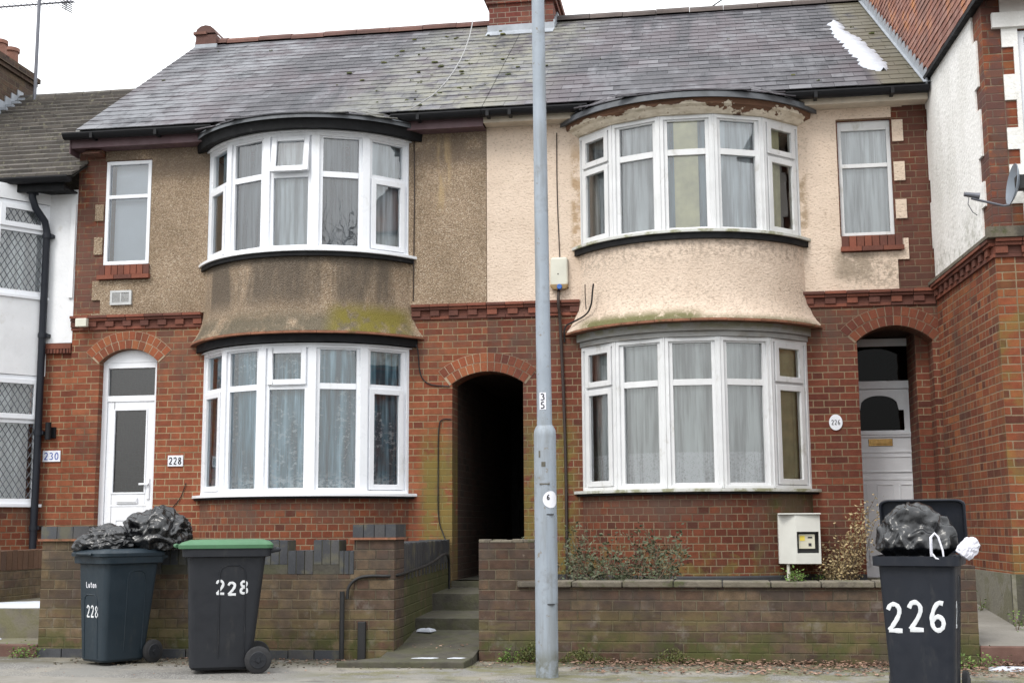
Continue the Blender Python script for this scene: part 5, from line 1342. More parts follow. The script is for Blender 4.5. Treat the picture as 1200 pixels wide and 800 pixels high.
# ------------------------------------------------------------------ wheelie bins
def rr(w, l, r, cx, cy, z, n=5):
    pts = []
    for sx, sy, t0 in ((1, 1, 0), (-1, 1, 90), (-1, -1, 180), (1, -1, 270)):
        for k in range(n):
            t = R(t0+90*k/(n-1)); pts.append(Vector((cx+sx*(w/2-r)+r*math.cos(t), cy+sy*(l/2-r)+r*math.sin(t), z)))
    return pts
def loft(mb, secs, cap0=True, cap1=True):
    for a, b_ in zip(secs[:-1], secs[1:]):
        for i in range(len(a)):
            j = (i+1) % len(a); mb.face([a[i], a[j], b_[j], b_[i]])
    if cap0: mb.face(secs[0][::-1])
    if cap1: mb.face(secs[-1])
def hw(z): t = (z-.05)/.85; return .205+.05*t            # half width
def yf(z): t = (z-.05)/.85; return -.268-.032*t          # front face y
def yr(z): t = (z-.05)/.85; return .185+.095*t
def make_bin(name, label, group, body_mat, lid_mat, lid_open=False):
    root = bpy.data.objects.new(name, None); COL.objects.link(root); W0[root.name] = Vector((0, 0, 0)); tag(root, label, 'wheelie bin', group)
    b = MB(); secs = []
    for z in (.03, .05, .3, .6, .86): secs.append(rr(2*hw(z)-(.03 if z < .04 else 0), yr(z)-yf(z)-(.03 if z < .04 else 0), .05, 0, (yr(z)+yf(z))/2, z))
    secs.append(rr(.52, .59, .05, 0, -.012, .862)); secs.append(rr(.575, .655, .055, 0, -.012, .868)); secs.append(rr(.58, .66, .055, 0, -.012, .925))
    loft(b, secs, True, False)
    inn = [rr(.555, .635, .05, 0, -.012, .925), rr(.50, .57, .045, 0, -.012, .86), rr(.34, .36, .04, 0, -.02, .45)]
    for i in range(len(inn[0])):
        j = (i+1) % len(inn[0]); b.face([secs[-1][i], secs[-1][j], inn[0][j], inn[0][i]])
    loft(b, inn, False, True)
    body = b.build('body', body_mat, root, smooth=35)
    # raised arch outlines on front and side
    e = MB()
    def arch(fx, x0, x1, z0, z1):
        pts = [fx(x0, z0)]+[fx(x0, z1-.06)]+[fx(x0+.012, z1-.02), fx(x0+.05, z1), fx(x1-.05, z1), fx(x1-.012, z1-.02), fx(x1, z1-.06), fx(x1, z0)]; e.tube(pts, .0055, 6)
    if not lid_open: arch(lambda x, z: (x, yf(z)-.001, z), -.13, .10, .06, .60)
    for sg in (1, -1): arch(lambda y, z: (sg*(hw(z)+.001), y, z), -.06, .13, .15 if sg < 0 else .12, .80)
    e.build('moulded_rib', body_mat, body, smooth=40)
    h = MB(); h.tube([(-.21,.30,.90), (-.21,.375,.915), (.21,.375,.915), (.21,.30,.90)], .016, 10); h.build('handle', body_mat, root, smooth=40)
    a = MB(); a.tube([(-.255,.235,.10), (.255,.235,.10)], .012, 8); a.box(-.20,.20,.18,.25,.06,.15); a.build('axle', M['tyre'], root)
    for sg in (-1, 1):
        w = MB(); x0, x1 = sg*.222, sg*.268
        w.tube([(x0,.235,.10), (x0+sg*.004,.235,.10), (x1-sg*.008,.235,.10), (x1,.235,.10)], [.086,.10,.10,.088], 28); wo = w.build('wheel', M['tyre'], root, smooth=35)
        w = MB(); w.tube([(x1-sg*.002,.235,.10), (x1+sg*.004,.235,.10)], [.066,.060], 24)
        for k in range(6):
            t = 2*math.pi*k/6; w.obox((x1,.235,.10), (sg,0,0), (0,math.cos(t),math.sin(t)), (0,-math.sin(t),math.cos(t)), .0,.007,.018,.058,-.006,.006)
        w.tube([(x1,.235,.10), (x1+sg*.014,.235,.10)], [.02,.016], 14); w.build('hub', M['bin_grey'], wo, smooth=35)
    l = MB()
    if not lid_open:
        loft(l, [rr(.60,.70,.06,0,-.02,.928), rr(.605,.705,.06,0,-.02,.955), rr(.575,.66,.06,0,-.015,.975), rr(.50,.56,.06,0,-.01,.99), rr(.40,.44,.05,0,0,.993)])
        l.tube([(-.13,-.385,.945), (-.10,-.40,.95), (.10,-.40,.95), (.13,-.385,.945)], .014, 8)
    else:      # standing open behind the rim, inside facing forward
        piv = Vector((0, .335, .93)); Rm = Matrix.Translation(piv) @ Matrix.Rotation(R(-78), 4, 'X') @ Matrix.Translation(-piv)
        loft(l, [rr(.60,.70,.07,0,-.02,.928), rr(.605,.705,.07,0,-.02,.955), rr(.575,.66,.07,0,-.015,.975), rr(.50,.56,.06,0,-.01,.99)], False, True)
        s = [rr(.60,.70,.07,0,-.02,.928), rr(.575,.675,.065,0,-.02,.928), rr(.55,.64,.06,0,-.015,.965)]
        loft(l, [x[::-1] for x in s], False, True)
        sc = Matrix.Translation(piv) @ Matrix.Scale(.50, 4, Vector((0, 1, 0))) @ Matrix.Translation(-piv)
        l.v = [Rm @ (sc @ v) for v in l.v]
    l.build('lid', lid_mat, root, smooth=35)
    return root, body
def place(root, x, y, z, deg, s=1.): root.location = (x, y, z); root.rotation_euler = (0, 0, R(deg)); root.scale = (s, s, s)
def side_frame(z, yc):       # on local +X face
    n = Vector((1, 0, -.05/.85)).normalized(); up = Vector((.05/.85, 0, 1)).normalized(); return (hw(z)+.0005, yc, z), (0, 1, 0), up, n
def front_frame(z, xc):
    n = Vector((0, -1, -.032/.85)).normalized(); up = Vector((0, -.032/.85, 1)).normalized(); return (xc, yf(z)-.0005, z), (1, 0, 0), up, n
GR = 'wheelie bins standing on the pavement'
b1, bb1 = make_bin('wheelie_bin', 'slate blue wheelie bin with black rubbish bags piled on its lid, leftmost on the pavement', GR, M['bin_blue'], M['bin_blue'])
o, ux, uz, n = front_frame(.41, -.085); glyphs('number', '228', o, ux, uz, n, .095, .055, .018, .0075, M['chalk'], bb1, .02, 1)
o, ux, uz, n = front_frame(.66, -.10); glyphs('lettering', 'Luton', o, ux, uz, n, .048, .032, .006, .0045, M['white_stk'], bb1)
place(b1, -4.89, -3.86, 0, -33, .93); b1.scale = (.86, .86, .935)
b2, bb2 = make_bin('wheelie_bin', 'charcoal wheelie bin with a closed green lid and white number 228 on its side', GR, M['bin_grey'], M['bin_green'])
o, ux, uz, n = side_frame(.585, -.085); glyphs('number', '228', o, ux, uz, n, .095, .066, .020, .009, M['chalk'], bb2, .05, 2)
place(b2, -3.765, -4.33, 0, -69, 1.01)
b3, bb3 = make_bin('wheelie_bin', 'dark wheelie bin with lid thrown open over a black bag and large painted number 226', GR, M['bin_dark'], M['bin_dark'], True)
o, ux, uz, n = front_frame(.475, -.205); glyphs('number', '226', o, ux, uz, n, .165, .105, .034, .0135, M['chalk'], bb3, .05, 3)
o, ux, uz, n = side_frame(.50, -.22); glyphs('number', '2', o, ux, uz, n, .15, .08, .04, .012, M['chalk'], bb3, .03, 4)
place(b3, 1.275, -5.47, -.03, -14, .97); b3.scale = (.90, .93, 1.0)
# leave the rim a little lighter on the green lidded bin: its own dark band under the lid
# ------------------------------------------------------------------ bags
def bag(name, loc, size, label, seed, group=None, knot=None, rot=0, waist=None):
    bm = bmesh.new(); bmesh.ops.create_icosphere(bm, subdivisions=6, radius=1)
    off = Vector((seed*7.3, seed*3.1, seed*1.7))
    for v in bm.verts:
        p = v.co.copy(); d = p.normalized()
        q = d*1.25+off
        w = noise.noise_vector(q*1.3)*.9
        f = 1+.20*noise.noise(q*1.2+w*.4)+.07*noise.noise(q*2.8)
        az_ = math.atan2(d.y, d.x)+1.1*noise.noise(q*1.7); el = max(0., 1-abs(d.z)**3)
        f += .030*math.sin(az_*5+6*noise.noise(q*1.1))*(1-d.z*d.z)
        for k, (fr, am) in enumerate(((1.1, .11), (2.3, .060), (4.6, .020))):
            rid = 1-abs(noise.noise(q*fr+w*(.9+.3*k)+Vector((k*9, 0, 0))))*3.2
            f += am*max(rid, -.6)*.8
        if knot:
            kd = Vector(knot).normalized(); c = max(0, d.dot(kd)); f += .35*c**14; f += .05*math.sin(math.atan2(d.x, d.y)*9+noise.noise(q*3)*4)*c**3
        p = d*f
        if waist is not None and p.z < waist: k = 1-.30*min(1, (waist-p.z)/.15); p.x *= k; p.y *= k
        if p.z < -.62: p.z = -.62+(p.z+.62)*.12
        v.co = Vector((p.x*size[0], p.y*size[1], (p.z+.66)*size[2]))
    me = bpy.data.meshes.new(name); bm.to_mesh(me); bm.free(); me.materials.append(M['bag']); me.polygons.foreach_set('use_smooth', [True]*len(me.polygons))
    o = bpy.data.objects.new(name, me); COL.objects.link(o); o.location = loc; o.rotation_euler = (0, 0, R(rot)); W0[o.name] = Vector(loc)
    return tag(o, label, 'rubbish bag', group)
BG = 'black rubbish bags on the bins'
bag('rubbish_bag', (-4.96, -3.92, .895), (.205,.19,.135), 'small crumpled black bag on the front of the slate blue bin lid', 1, BG, (-.8,-.2,-.2))
bag('rubbish_bag', (-4.66, -3.66, .905), (.26,.25,.21), 'large crumpled black bag slumped on the back of the slate blue bin lid', 2, BG)
bg = bag('rubbish_bag', (1.26, -5.46, .72), (.235,.22,.28), 'bulging black bag filling the open bin numbered 226', 3, BG, rot=-15, waist=.12)
# white carrier bag and tie loops
cb = bag('carrier_bag', (1.478, -5.765, .895), (.050,.045,.055), 'small crumpled white plastic bag over the right edge of the bin numbered 226', 8)
cb['category'] = 'bag'; cb.data.materials.clear(); cb.data.materials.append(M['white_bag']); cb.rotation_euler = (0, R(38), 0); cb.scale = (1, 1, 1.5)
bm = MB(); bm.tube([(1.375,-5.76,.86), (1.37,-5.785,.93), (1.372,-5.785,1.01), (1.395,-5.785,1.035), (1.415,-5.79,1.01), (1.435,-5.80,.93), (1.44,-5.80,.87), (1.39,-5.81,.885), (1.375,-5.80,.91)], [.008,.009,.009,.007,.006,.006,.007,.006,.006], 8)
bm.v = [v+Vector((-.075,.0,.0)) for v in bm.v]
tag(bm.build('plastic_tie', M['white_bag'], smooth=60), 'looped white plastic tie handle sticking up from the black bag in the bin numbered 226', 'plastic tie')

# ------------------------------------------------------------------ lamp post
lp = thing('lamp_post', (-1.247, -4.47, 0), 'tall pale grey steel lamp post with numbered label and round white sticker', 'street lamp')
cx, cy = -1.247, -4.47
b = MB(); b.tube([(cx,cy,-.1), (cx,cy,1.76), (cx,cy,1.80), (cx-.001,cy,1.835)], [.083,.083,.080,.062], 40)
b.tube([(cx-.001,cy,1.83), (cx-.002,cy,1.87), (cx-.022,cy,5.2), (cx-.04,cy,8.0)], [.0585,.0565,.050,.044], 32)
b.build('pole', M['steel'], lp, smooth=35)
b = MB(); b.tube([(cx-.04,cy,7.95), (cx-.04,cy-.2,8.15), (cx-.04,cy-.9,8.25)], .03, 12); b.build('arm', M['steel'], lp, smooth=40)
b = MB(); loft(b, [rr(.20,.5,.08,cx-.04,cy-1.1,8.18), rr(.26,.62,.1,cx-.04,cy-1.1,8.24), rr(.20,.5,.08,cx-.04,cy-1.1,8.32)]); b.build('lantern', M['steel_l'], lp, smooth=40)
# door plate bent round the base, facing right of centre
b = MB(); r0, r1 = .0835, .0865
for k in range(10):
    t0 = R(-75+k*7.2+ 0); t1 = R(-75+(k+1)*7.2)
    p = lambda t, r, z: (cx+r*math.cos(t), cy+r*math.sin(t), z)
    b.hexa([p(t1,r0,.53), p(t0,r0,.53), p(t0,r1,.53), p(t1,r1,.53), p(t1,r0,1.17), p(t0,r0,1.17), p(t0,r1,1.17), p(t1,r1,1.17)])
b.build('access_door', M['steel'], lp, smooth=35)
b = MB(); 
for z in (1.176, .524): b = MB(); b.box(cx+.018, cx+.07, cy-.0825, cy-.06, z-.004, z+.004); b.build('door_gap', M['rubber'], lp)
pass
def on_post(name, ang, z, w, h, r, mat, round_=False):
    b = MB(); n = 8
    if round_:
        m = 24
        P_ = lambda k, j: (lambda a_, z_: (cx+r*math.cos(a_), cy+r*math.sin(a_), z_))(ang+w/2*(j/6)*math.cos(2*math.pi*k/m)/r, z+h/2*(j/6)*math.sin(2*math.pi*k/m))
        for j in range(6):
            for i in range(m): b.face([P_(i,j), P_(i,j+1), P_(i+1,j+1), P_(i+1,j)] if j else [P_(0,0), P_(i,1), P_(i+1,1)])
    else:
        for i in range(n):
            a0 = ang-w/2/r+w/r*i/n; a1 = ang-w/2/r+w/r*(i+1)/n
            p = lambda a, zz: (cx-.0+r*math.cos(a), cy+r*math.sin(a), zz)
            b.face([p(a0,z-h/2), p(a1,z-h/2), p(a1,z+h/2), p(a0,z+h/2)])
    return b.build(name, mat, lp)
fa = math.atan2(-9.5, 1.25)
lb = on_post('label', fa-R(14), 2.017, .052, .128, .0590, M['white_stk'])
ux = Vector((-math.sin(fa-R(14)), math.cos(fa-R(14)), 0)); un = Vector((math.cos(fa-R(14)), math.sin(fa-R(14)), 0))
glyphs('label_digit', '3', Vector((cx,cy,2.024))+un*.0598-ux*.017, ux, (0,0,1), un, .048, .034, 0, .0042, M['black_ink'], lb)
glyphs('label_digit', '5', Vector((cx,cy,1.962))+un*.0598-ux*.017, ux, (0,0,1), un, .048, .034, 0, .0042, M['black_ink'], lb)
st = on_post('sticker', fa+R(28), 1.285, .125, .125, .0858, M['white_stk'], True)
a = fa+R(14); ux = Vector((-math.sin(a), math.cos(a), 0)); un = Vector((math.cos(a), math.sin(a), 0))
glyphs('sticker_digit', '6', Vector((cx,cy,1.285))+un*.0868-ux*.010, ux, (0,0,1), un, .035, .02, 0, .0038, M['black_ink'], st)
b = MB()
for (da, z, w_, h_) in ((-9, 1.545, .03, .035), (-4, 1.40, .075, .009), (-30, 1.62, .012, .05)):
    a = fa+R(da); p = Vector((cx+.0838*math.cos(a), cy+.0838*math.sin(a), z)); ux = Vector((-math.sin(a), math.cos(a), 0))
    b.obox(p, ux, Vector((math.cos(a), math.sin(a), 0)), (0,0,1), -w_/2, w_/2, -.01, .0012, -h_/2, h_/2)
b.build('paint_scar', simple('olive_grey_rust_scar', (.13,.12,.095), .8, 30, .5), lp)

# ------------------------------------------------------------------ wall furniture
def plate(name, x0, x1, y, z0, z1, text, ink, label, mat, oval=False, r=.004, hh=None, wd=.03):
    th_ = thing(name, ((x0+x1)/2, y, (z0+z1)/2), label, 'house number')
    b = MB()
    if oval:
        c = ((x0+x1)/2, (z0+z1)/2); n = 26; ring = [(c[0]+(x1-x0)/2*math.cos(2*math.pi*i/n), c[1]+(z1-z0)/2*math.sin(2*math.pi*i/n)) for i in range(n)]
        b.face([(x, y-.014, z) for x, z in ring]); 
        for i in range(n): a_, c_ = ring[i], ring[(i+1) % n]; b.face([(a_[0],y,a_[1]), (c_[0],y,c_[1]), (c_[0],y-.014,c_[1]), (a_[0],y-.014,a_[1])][::1])
    else: b.box(x0, x1, y-.014, y, z0, z1)
    b.build('plate', mat, th_, bevel=.002)
    h = hh or (z1-z0)*.62; tw = wd*len(text)*1.0+wd*.35*(len(text)-1)
    glyphs('numerals', text, ((x0+x1)/2-tw/2, y-.0145, (z0+z1)/2-h/2), (1,0,0), (0,0,1), (0,-1,0), h, wd, wd*.35, r, ink, th_)
    return th_
plate('house_number_plate', -6.21, -6.025, -.002, 1.79, 1.915, '228', M['black_ink'], 'small white plate with black number 228 beside the lower left bay', M['plaque'], r=.0065, wd=.04)
plate('house_number_plate', -7.785+.01, -7.555, .028, 1.865, 1.995, '230', M['blue_ink'], 'small white tile with blue number 230 left of the white door', M['plaque'], r=.006, wd=.048)
plate('house_number_plate', 1.225, 1.365, -.002, 2.075, 2.245, '226', M['black_ink'], 'oval white plaque with small dark number 226 left of the recessed grey door', M['plaque'], True, r=.0035, hh=.05, wd=.024)
wl = thing('wall_light', (-7.67, .03, 2.2), 'slim black outdoor wall light on the brickwork beside the black downpipe', 'wall light')
b = MB(); b.box(-7.705, -7.625, -.0, .03, 2.14, 2.27); b.build('backplate', M['gutter'], wl, bevel=.003)
b = MB(); b.tube([(-7.68,-.06,2.12), (-7.68,-.06,2.32)], .034, 16); b.box(-7.69,-7.67,-.05,.0,2.17,2.2); b.build('lamp_body', M['gutter'], wl, smooth=40)
b = MB(); b.box(-7.36, -7.22, -.14, -.078, 3.43, 3.53); tag(b.build('security_light', M['alarm'], bevel=.008), 'small white sensor box on the dark moulded brick band above the white door', 'sensor box')
al = thing('alarm_box', (-1.64, -.02, 3.7), 'yellowed alarm box with blue lens on the cream wall beside the lamp post', 'alarm box')
b = MB()
loft(b, [rr(.19,.06,.02,-1.645,-.055,3.745), rr(.20,.065,.02,-1.645,-.057,3.78), rr(.19,.07,.02,-1.645,-.057,4.03), rr(.17,.05,.02,-1.645,-.05,4.05)]); b.build('cover', M['alarm'], al, smooth=35)
b = MB(); loft(b, [rr(.15,.07,.02,-1.645,-.06,3.69), rr(.20,.075,.02,-1.645,-.06,3.72), rr(.20,.075,.02,-1.645,-.06,3.743)]); b.build('base', M['alarm_t'], al, smooth=35)
b = MB(); b.tube([(-1.64,-.085,3.715), (-1.64,-.115,3.715)], [.034,.026], 16); b.build('strobe_lens', M['blue_led'], al, smooth=40)
b = MB(); b.tube([(-1.55,-.03,3.70),(-1.55,-.03,4.03)], .005, 6); b.tube([(-1.655,-.09,3.86),(-1.655,-.094,3.86)], .008, 8); b.build('screw', M['cable_b'], al)
# gas meter box
mt = thing('meter_box', (.85, -.45, .69), 'off white plastic meter box with a small dial window low on the cream house', 'meter box')
b = MB(); fx = [(.625,-.34), (.632,-.50), (.80,-.60), (1.045,-.57), (1.055,-.05)]; z0, z1 = .695, 1.185
fr_ = [(*p, 0) for p in fx]; P5 = fx
def pf(a, z): x = .80+.245*a; y = -.60+.03*a; return (x, y, z)
for i in (0, 1, 3): a_, c_ = P5[i], P5[i+1]; b.face([(*a_,z0), (*c_,z0), (*c_,z1), (*a_,z1)])
b.face([(*p, z1) for p in P5]); b.face([(*p, z0) for p in P5][::-1]); b.face([(*P5[4],z0),(*P5[0],z0),(*P5[0],z1),(*P5[4],z1)])
wa, wb_, wz0, wz1 = .04, .93, .80, 1.015
b.face([pf(0,z0), pf(1,z0), pf(1,wz0), pf(0,wz0)]); b.face([pf(0,wz1), pf(1,wz1), pf(1,z1), pf(0,z1)]); b.face([pf(0,wz0), pf(wa,wz0), pf(wa,wz1), pf(0,wz1)]); b.face([pf(wb_,wz0), pf(1,wz0), pf(1,wz1), pf(wb_,wz1)])
bi = lambda a, z: (pf(a,z)[0], pf(a,z)[1]+.09, z)
b.face([pf(wa,wz0), pf(wb_,wz0), bi(wb_,wz0), bi(wa,wz0)]); b.face([bi(wa,wz1), bi(wb_,wz1), pf(wb_,wz1), pf(wa,wz1)]); b.face([pf(wa,wz1), pf(wa,wz0), bi(wa,wz0), bi(wa,wz1)]); b.face([pf(wb_,wz0), pf(wb_,wz1), bi(wb_,wz1), bi(wb_,wz0)])
mc = b.build('cabinet', M['meter'], mt, weld=False)
b = MB(); b.face([bi(wa,wz0), bi(wb_,wz0), bi(wb_,wz1), bi(wa,wz1)]); b.build('recess', M['rubber'], mt)
b = MB(); b.box(.83, .99, -.545, -.525, .845, .99); m_ = b.build('meter_face', M['paper_lab'], mt, bevel=.003)
b = MB(); b.box(.84, .89, -.549, -.546, .925, .975); b.build('yellow_label', M['yellow_lab'], m_)
b = MB(); b.box(.92, .965, -.549, -.546, .95, .965); b.box(.925, .955, -.549, -.546, .87, .90); b.build('dial', M['black_ink'], m_)
b = MB(); b.box(.63, 1.055, -.612, -.06, 1.188, 1.202); b.build('lid', M['meter'], mt, bevel=.004)
b = MB(); b.tube([(.72,-.50,.69), (.72,-.50,.42)], .018, 10); b.build('pipe', M['alarm'], mt, smooth=40)
b = MB(); b.box(-6.02, -5.93, -.14, -.0, .86, 1.10); tag(b.build('meter_cupboard', M['meter'], bevel=.008), 'small white box at the foot of the lower left bay beside the black bags', 'meter box')

# cables and pipes
def cable(name, pts, r, mat, label, cat='cable', grp=None):
    q = [Vector(p) for p in pts]; 
    for _ in range(2):
        n_ = [q[0]]
        for i in range(len(q)-1): n_ += [q[i]*.75+q[i+1]*.25, q[i]*.25+q[i+1]*.75]
        q = n_+[q[-1]]
    b = MB(); b.tube(q, r, 6); return tag(b.build(name, mat, smooth=60), label, cat, grp)
cable('cable', [(-1.66,-.03,5.5), (-1.665,-.028,4.8), (-1.64,-.028,4.04)], .006, M['cable_b'], 'thin brown cable dropping from the eaves to the yellowed alarm box')
cable('pipe', [(-1.655,-.03,3.69), (-1.655,-.09,3.62), (-1.655,-.09,3.5), (-1.645,-.03,3.38), (-1.60,-.02,2.0), (-1.60,-.02,.5)], .017, M['cable_b'], 'dark brown pipe running down the brick below the yellowed alarm box', 'pipe')
cable('cable', [(-1.60,-.02,3.1), (-1.60,-.03,3.28), (-1.50,-.09,3.31), (-1.32,-.27,3.36), (-1.26,-.36,3.46), (-1.25,-.375,3.58), (-1.235,-.385,3.68)], .010, M['cable'], 'black cable looping from the brown pipe up the foot of the cream bay')
cable('cable', [(-1.33,-.26,3.42), (-1.34,-.25,3.55), (-1.34,-.25,3.70)], .006, M['cable_b'], 'short thin cable end on the left foot of the cream bay')
cable('cable', [(-3.32,-.03,5.6), (-3.31,-.032,5.0), (-3.315,-.032,4.2), (-3.32,-.03,3.62)], .006, M['cable_b'], 'thin dark cable down the pebbledash beside the upper left bay')
cable('cable', [(-3.30,-.02,3.15), (-3.26,-.015,3.05), (-3.25,-.014,2.78), (-3.15,-.014,2.66), (-2.90,-.014,2.64)], .007, M['cable'], 'black cable bending across the brick from the lower left bay to the passage')
cable('cable', [(-2.88,-.012,2.27), (-2.98,-.014,2.28), (-3.03,-.014,2.22), (-3.03,-.014,1.6), (-3.03,-.014,1.15), (-2.96,-.016,.98), (-2.93,-.03,.9)], .0065, M['cable'], 'thin black cable running down the yellowed bricks beside the passage mouth')
cable('cable', [(-6.16,-.01,1.3), (-6.04,-.012,1.42), (-5.98,-.014,1.6)], .005, M['cable'], 'short black cable at the left end of the lower left window sill')
cable('overhead_wire', [(-3.25,-.45,5.74), (-3.0,.1,6.15), (-2.9,1.2,7.1), (-3.0,2.2,8.2), (-3.2,3.2,10.4)], .007, M['cable_g'], 'pale wire curving up over the slate roof into the sky left of the chimney', 'wire')
cable('overhead_wire', [(.05,3.2,8.15), (.5,3.6,8.6), (1.3,4.2,9.6)], .010, M['cable'], 'short dark wire rising from the ridge of the cream house', 'wire')
pp = thing('pipe', (-3.08, WY, 0), 'tall black upright pipe on the garden wall with hose looping to the passage', 'pipe')
b = MB(); b.tube([(-3.09,WY-.045,-.02), (-3.09,WY-.045,.56)], .021, 12); b.build('upright', M['cable'], pp, smooth=40)
q = [(-3.05,WY-.035,.50), (-3.045,WY-.035,.60), (-2.97,WY-.03,.672), (-2.86,WY-.028,.69), (-2.66,WY-.03,.685), (-2.63,WY+.3,.70), (-2.665,-2.0,.74), (-2.71,-1.2,.82), (-2.73,-.9,.80), (-2.74,-.8,.70), (-2.75,-.75,.45)]
qq = [Vector(p) for p in q]
for _ in range(2):
    n_ = [qq[0]]
    for i in range(len(qq)-1): n_ += [qq[i]*.75+qq[i+1]*.25, qq[i]*.25+qq[i+1]*.75]
    qq = n_+[qq[-1]]
b = MB(); b.tube(qq, .013, 8); b.build('hose', M['cable'], pp, smooth=50)
b = MB(); b.box(-2.955, -2.89, WY-.05, WY-.012, -.02, .315); tag(b.build('pipe_cover', M['cable'], bevel=.006), 'short black pipe cover at the foot of the capped pillar', 'pipe')

# ------------------------------------------------------------------ plants, leaves, snow
def leaf(mb, p, s, rnd, up=.3, asp=.5):
    d = Vector((rnd.uniform(-1,1), rnd.uniform(-1,1), rnd.uniform(-.6,1)*up*2)).normalized(); w = d.cross(Vector((rnd.uniform(-1,1), rnd.uniform(-1,1), rnd.uniform(-1,1)))).normalized()
    n = d.cross(w)
    a, m, t = p, p+d*s*.5+n*s*.08, p+d*s
    mb.face([a, m+w*s*asp*.5, t, m-w*s*asp*.5])
def shrub(name, x0, x1, y0, y1, z0, heights, n_st, lmat, ls, label, cat='shrub', dens=40, seed=1, low=1.0):
    rnd = random.Random(seed); th_ = thing(name, ((x0+x1)/2, (y0+y1)/2, z0), label, cat); tw = MB(); lv = MB()
    for i in range(n_st):
        u = rnd.random(); x = x0+(x1-x0)*u; y = rnd.uniform(y0, y1)
        hmax = heights[min(int(u*len(heights)), len(heights)-1)]*rnd.uniform(.55, 1.05)
        p = Vector((x, y, z0)); d = Vector((rnd.uniform(-.3,.3), rnd.uniform(-.3,.3), 1)).normalized(); q = [p.copy()]; L = 0; st = hmax/8
        for k in range(8):
            d = (d+Vector((rnd.uniform(-.35,.35), rnd.uniform(-.35,.35), rnd.uniform(-.1,.2)))).normalized(); p = p+d*st; q.append(p.copy())
            for j in range(dens//8):
                if rnd.random() < (1.1-.5*k/8)*low: leaf(lv, p+Vector((rnd.gauss(0,.035), rnd.gauss(0,.035), rnd.gauss(0,.03))), ls*rnd.uniform(.5,1.2), rnd)
        tw.tube(q, [.005*(1-.08*k) for k in range(9)], 4)
    tw.build('stems', M['twig'], th_); lv.build('foliage', lmat, th_, weld=False); return th_
shrub('shrub', -1.35, -.42, -2.4, -1.3, .42, [.66,.66,.60,.52,.60,.78,.72], 80, M['leaf_green'], .048, 'scraggly dusty green shrub growing behind the stone coping beside the lamp post', dens=46, seed=3)
shrub('shrub', -1.94, -1.55, -.9, -.3, .42, [.60,.5,.4], 14, M['leaf_green'], .04, 'small dark green climber at the right corner of the passage mouth', dens=26, seed=4)
shrub('dead_plant', 1.14, 1.42, -.45, -.15, .44, [.45,.75,.95,1.0,.85], 28, M['leaf_tan'], .04, 'dry tan dead plant standing against the brick beside the white meter box', 'dead plant', dens=64, seed=5)
WG = 'bright weeds at the foot of the walls'
for i, (x, y, z, s, h, lab) in enumerate(((-5.87,-3.55,0,.10,.10,'bright weed at the foot of the left garden pillar'), (-1.62,-3.50,0,.12,.10,'bright little weed at the foot of the tall dark pier'), (.62,-3.33,.645,.05,.06,'tiny green weed growing out of the stone coping'),
        (2.35,-1.5,.28,.28,.16,'weed clump in the narrow path against the mossy plinth of the projecting house'), (2.62,-2.55,.2,.30,.20,'weed clump at the foot of the projecting house corner, right edge'), (1.95,-3.62,0,.22,.10,'weed clump below the right end of the dark brick garden wall'), (1.07,-.35,.44,.10,.14,'small green weed below the white meter box'), (2.0,-.9,.33,.14,.16,'green weed in the shaded path beside the grey door'))):
    o_ = shrub('weed', x-s, x+s, y-.05, y+.05, z, [h], 10, M['leaf_weed'], .03, lab, 'weed', dens=24, seed=30+i); o_['group'] = WG
def clump(name, x, y, z, sx, sy, sz, label, seed):
    rnd = random.Random(seed); b = MB()
    for i in range(420):
        a = rnd.uniform(0, 6.28); r = rnd.random()**.6; p = Vector((x+sx*r*math.cos(a), y+sy*r*math.sin(a), z+sz*(1-r*r)*rnd.uniform(.3, 1)))
        leaf(b, p, .02*rnd.uniform(.6,1.4), rnd, 1.2, .6)
    o_ = b.build(name, M['moss'], weld=False); tag(o_, label, 'moss clump', 'dark moss clumps at the foot of the dark brick wall'); return o_
clump('moss_clump', -.37, -3.55, .0, .17, .08, .13, 'dark moss clump at the wall foot midway along the dark brick wall', 1)
clump('moss_clump', -1.08, -3.53, .0, .22, .07, .12, 'dark moss clump at the wall foot just right of the lamp post', 2)
clump('moss_clump', -1.50, -3.53, .0, .14, .07, .17, 'dark moss clump between the tall pier and the lamp post', 3)
rnd = random.Random(9); b = MB()
def dleaf(x, y, z, s):
    a = rnd.uniform(0, 6.28); c_, s_ = math.cos(a), math.sin(a); q = []
    for u, v in ((0,-1), (.55,-.3), (.5,.4), (0,1), (-.5,.4), (-.55,-.3)):
        q.append((x+(u*c_-v*s_)*s, y+(u*s_+v*c_)*s*.9, z+.004+abs(u)*s*rnd.uniform(0,.9)+abs(v)*s*rnd.uniform(0,.5)))
    b.face(q)
for i in range(2300):
    x = rnd.uniform(-1.15, 2.6); t = rnd.random()**2.0; y = -3.47-t*.75
    dleaf(x, y, rnd.random()**2*.035*(1-t), rnd.uniform(.010, .026))
for i in range(420):
    x = rnd.uniform(-5.3, -1.2); y = -3.49-rnd.random()**2.2*.5; dleaf(x, y, .0, rnd.uniform(.008, .020))
for i in range(160): dleaf(rnd.uniform(-5.5, 2.5), rnd.uniform(-5.3, -3.6), .0, rnd.uniform(.006, .016))
for i in range(60): dleaf(rnd.uniform(-2.55, -2.0), rnd.uniform(-3.6, -1.4), .10, rnd.uniform(.008, .018))
tag(b.build('fallen_leaves', M['leaf_dead'], weld=False), 'brown dead leaves drifted along the foot of the garden walls', 'fallen leaves', kind='stuff')
b = MB()
for i in range(900):
    x = rnd.choice([rnd.uniform(-5.4, -2.0), rnd.uniform(-1.2, 2.5)]); y = -3.48-rnd.random()**2*.6; s = rnd.uniform(.003, .009); b.box(x-s, x+s, y-s, y+s, 0, s*1.1)
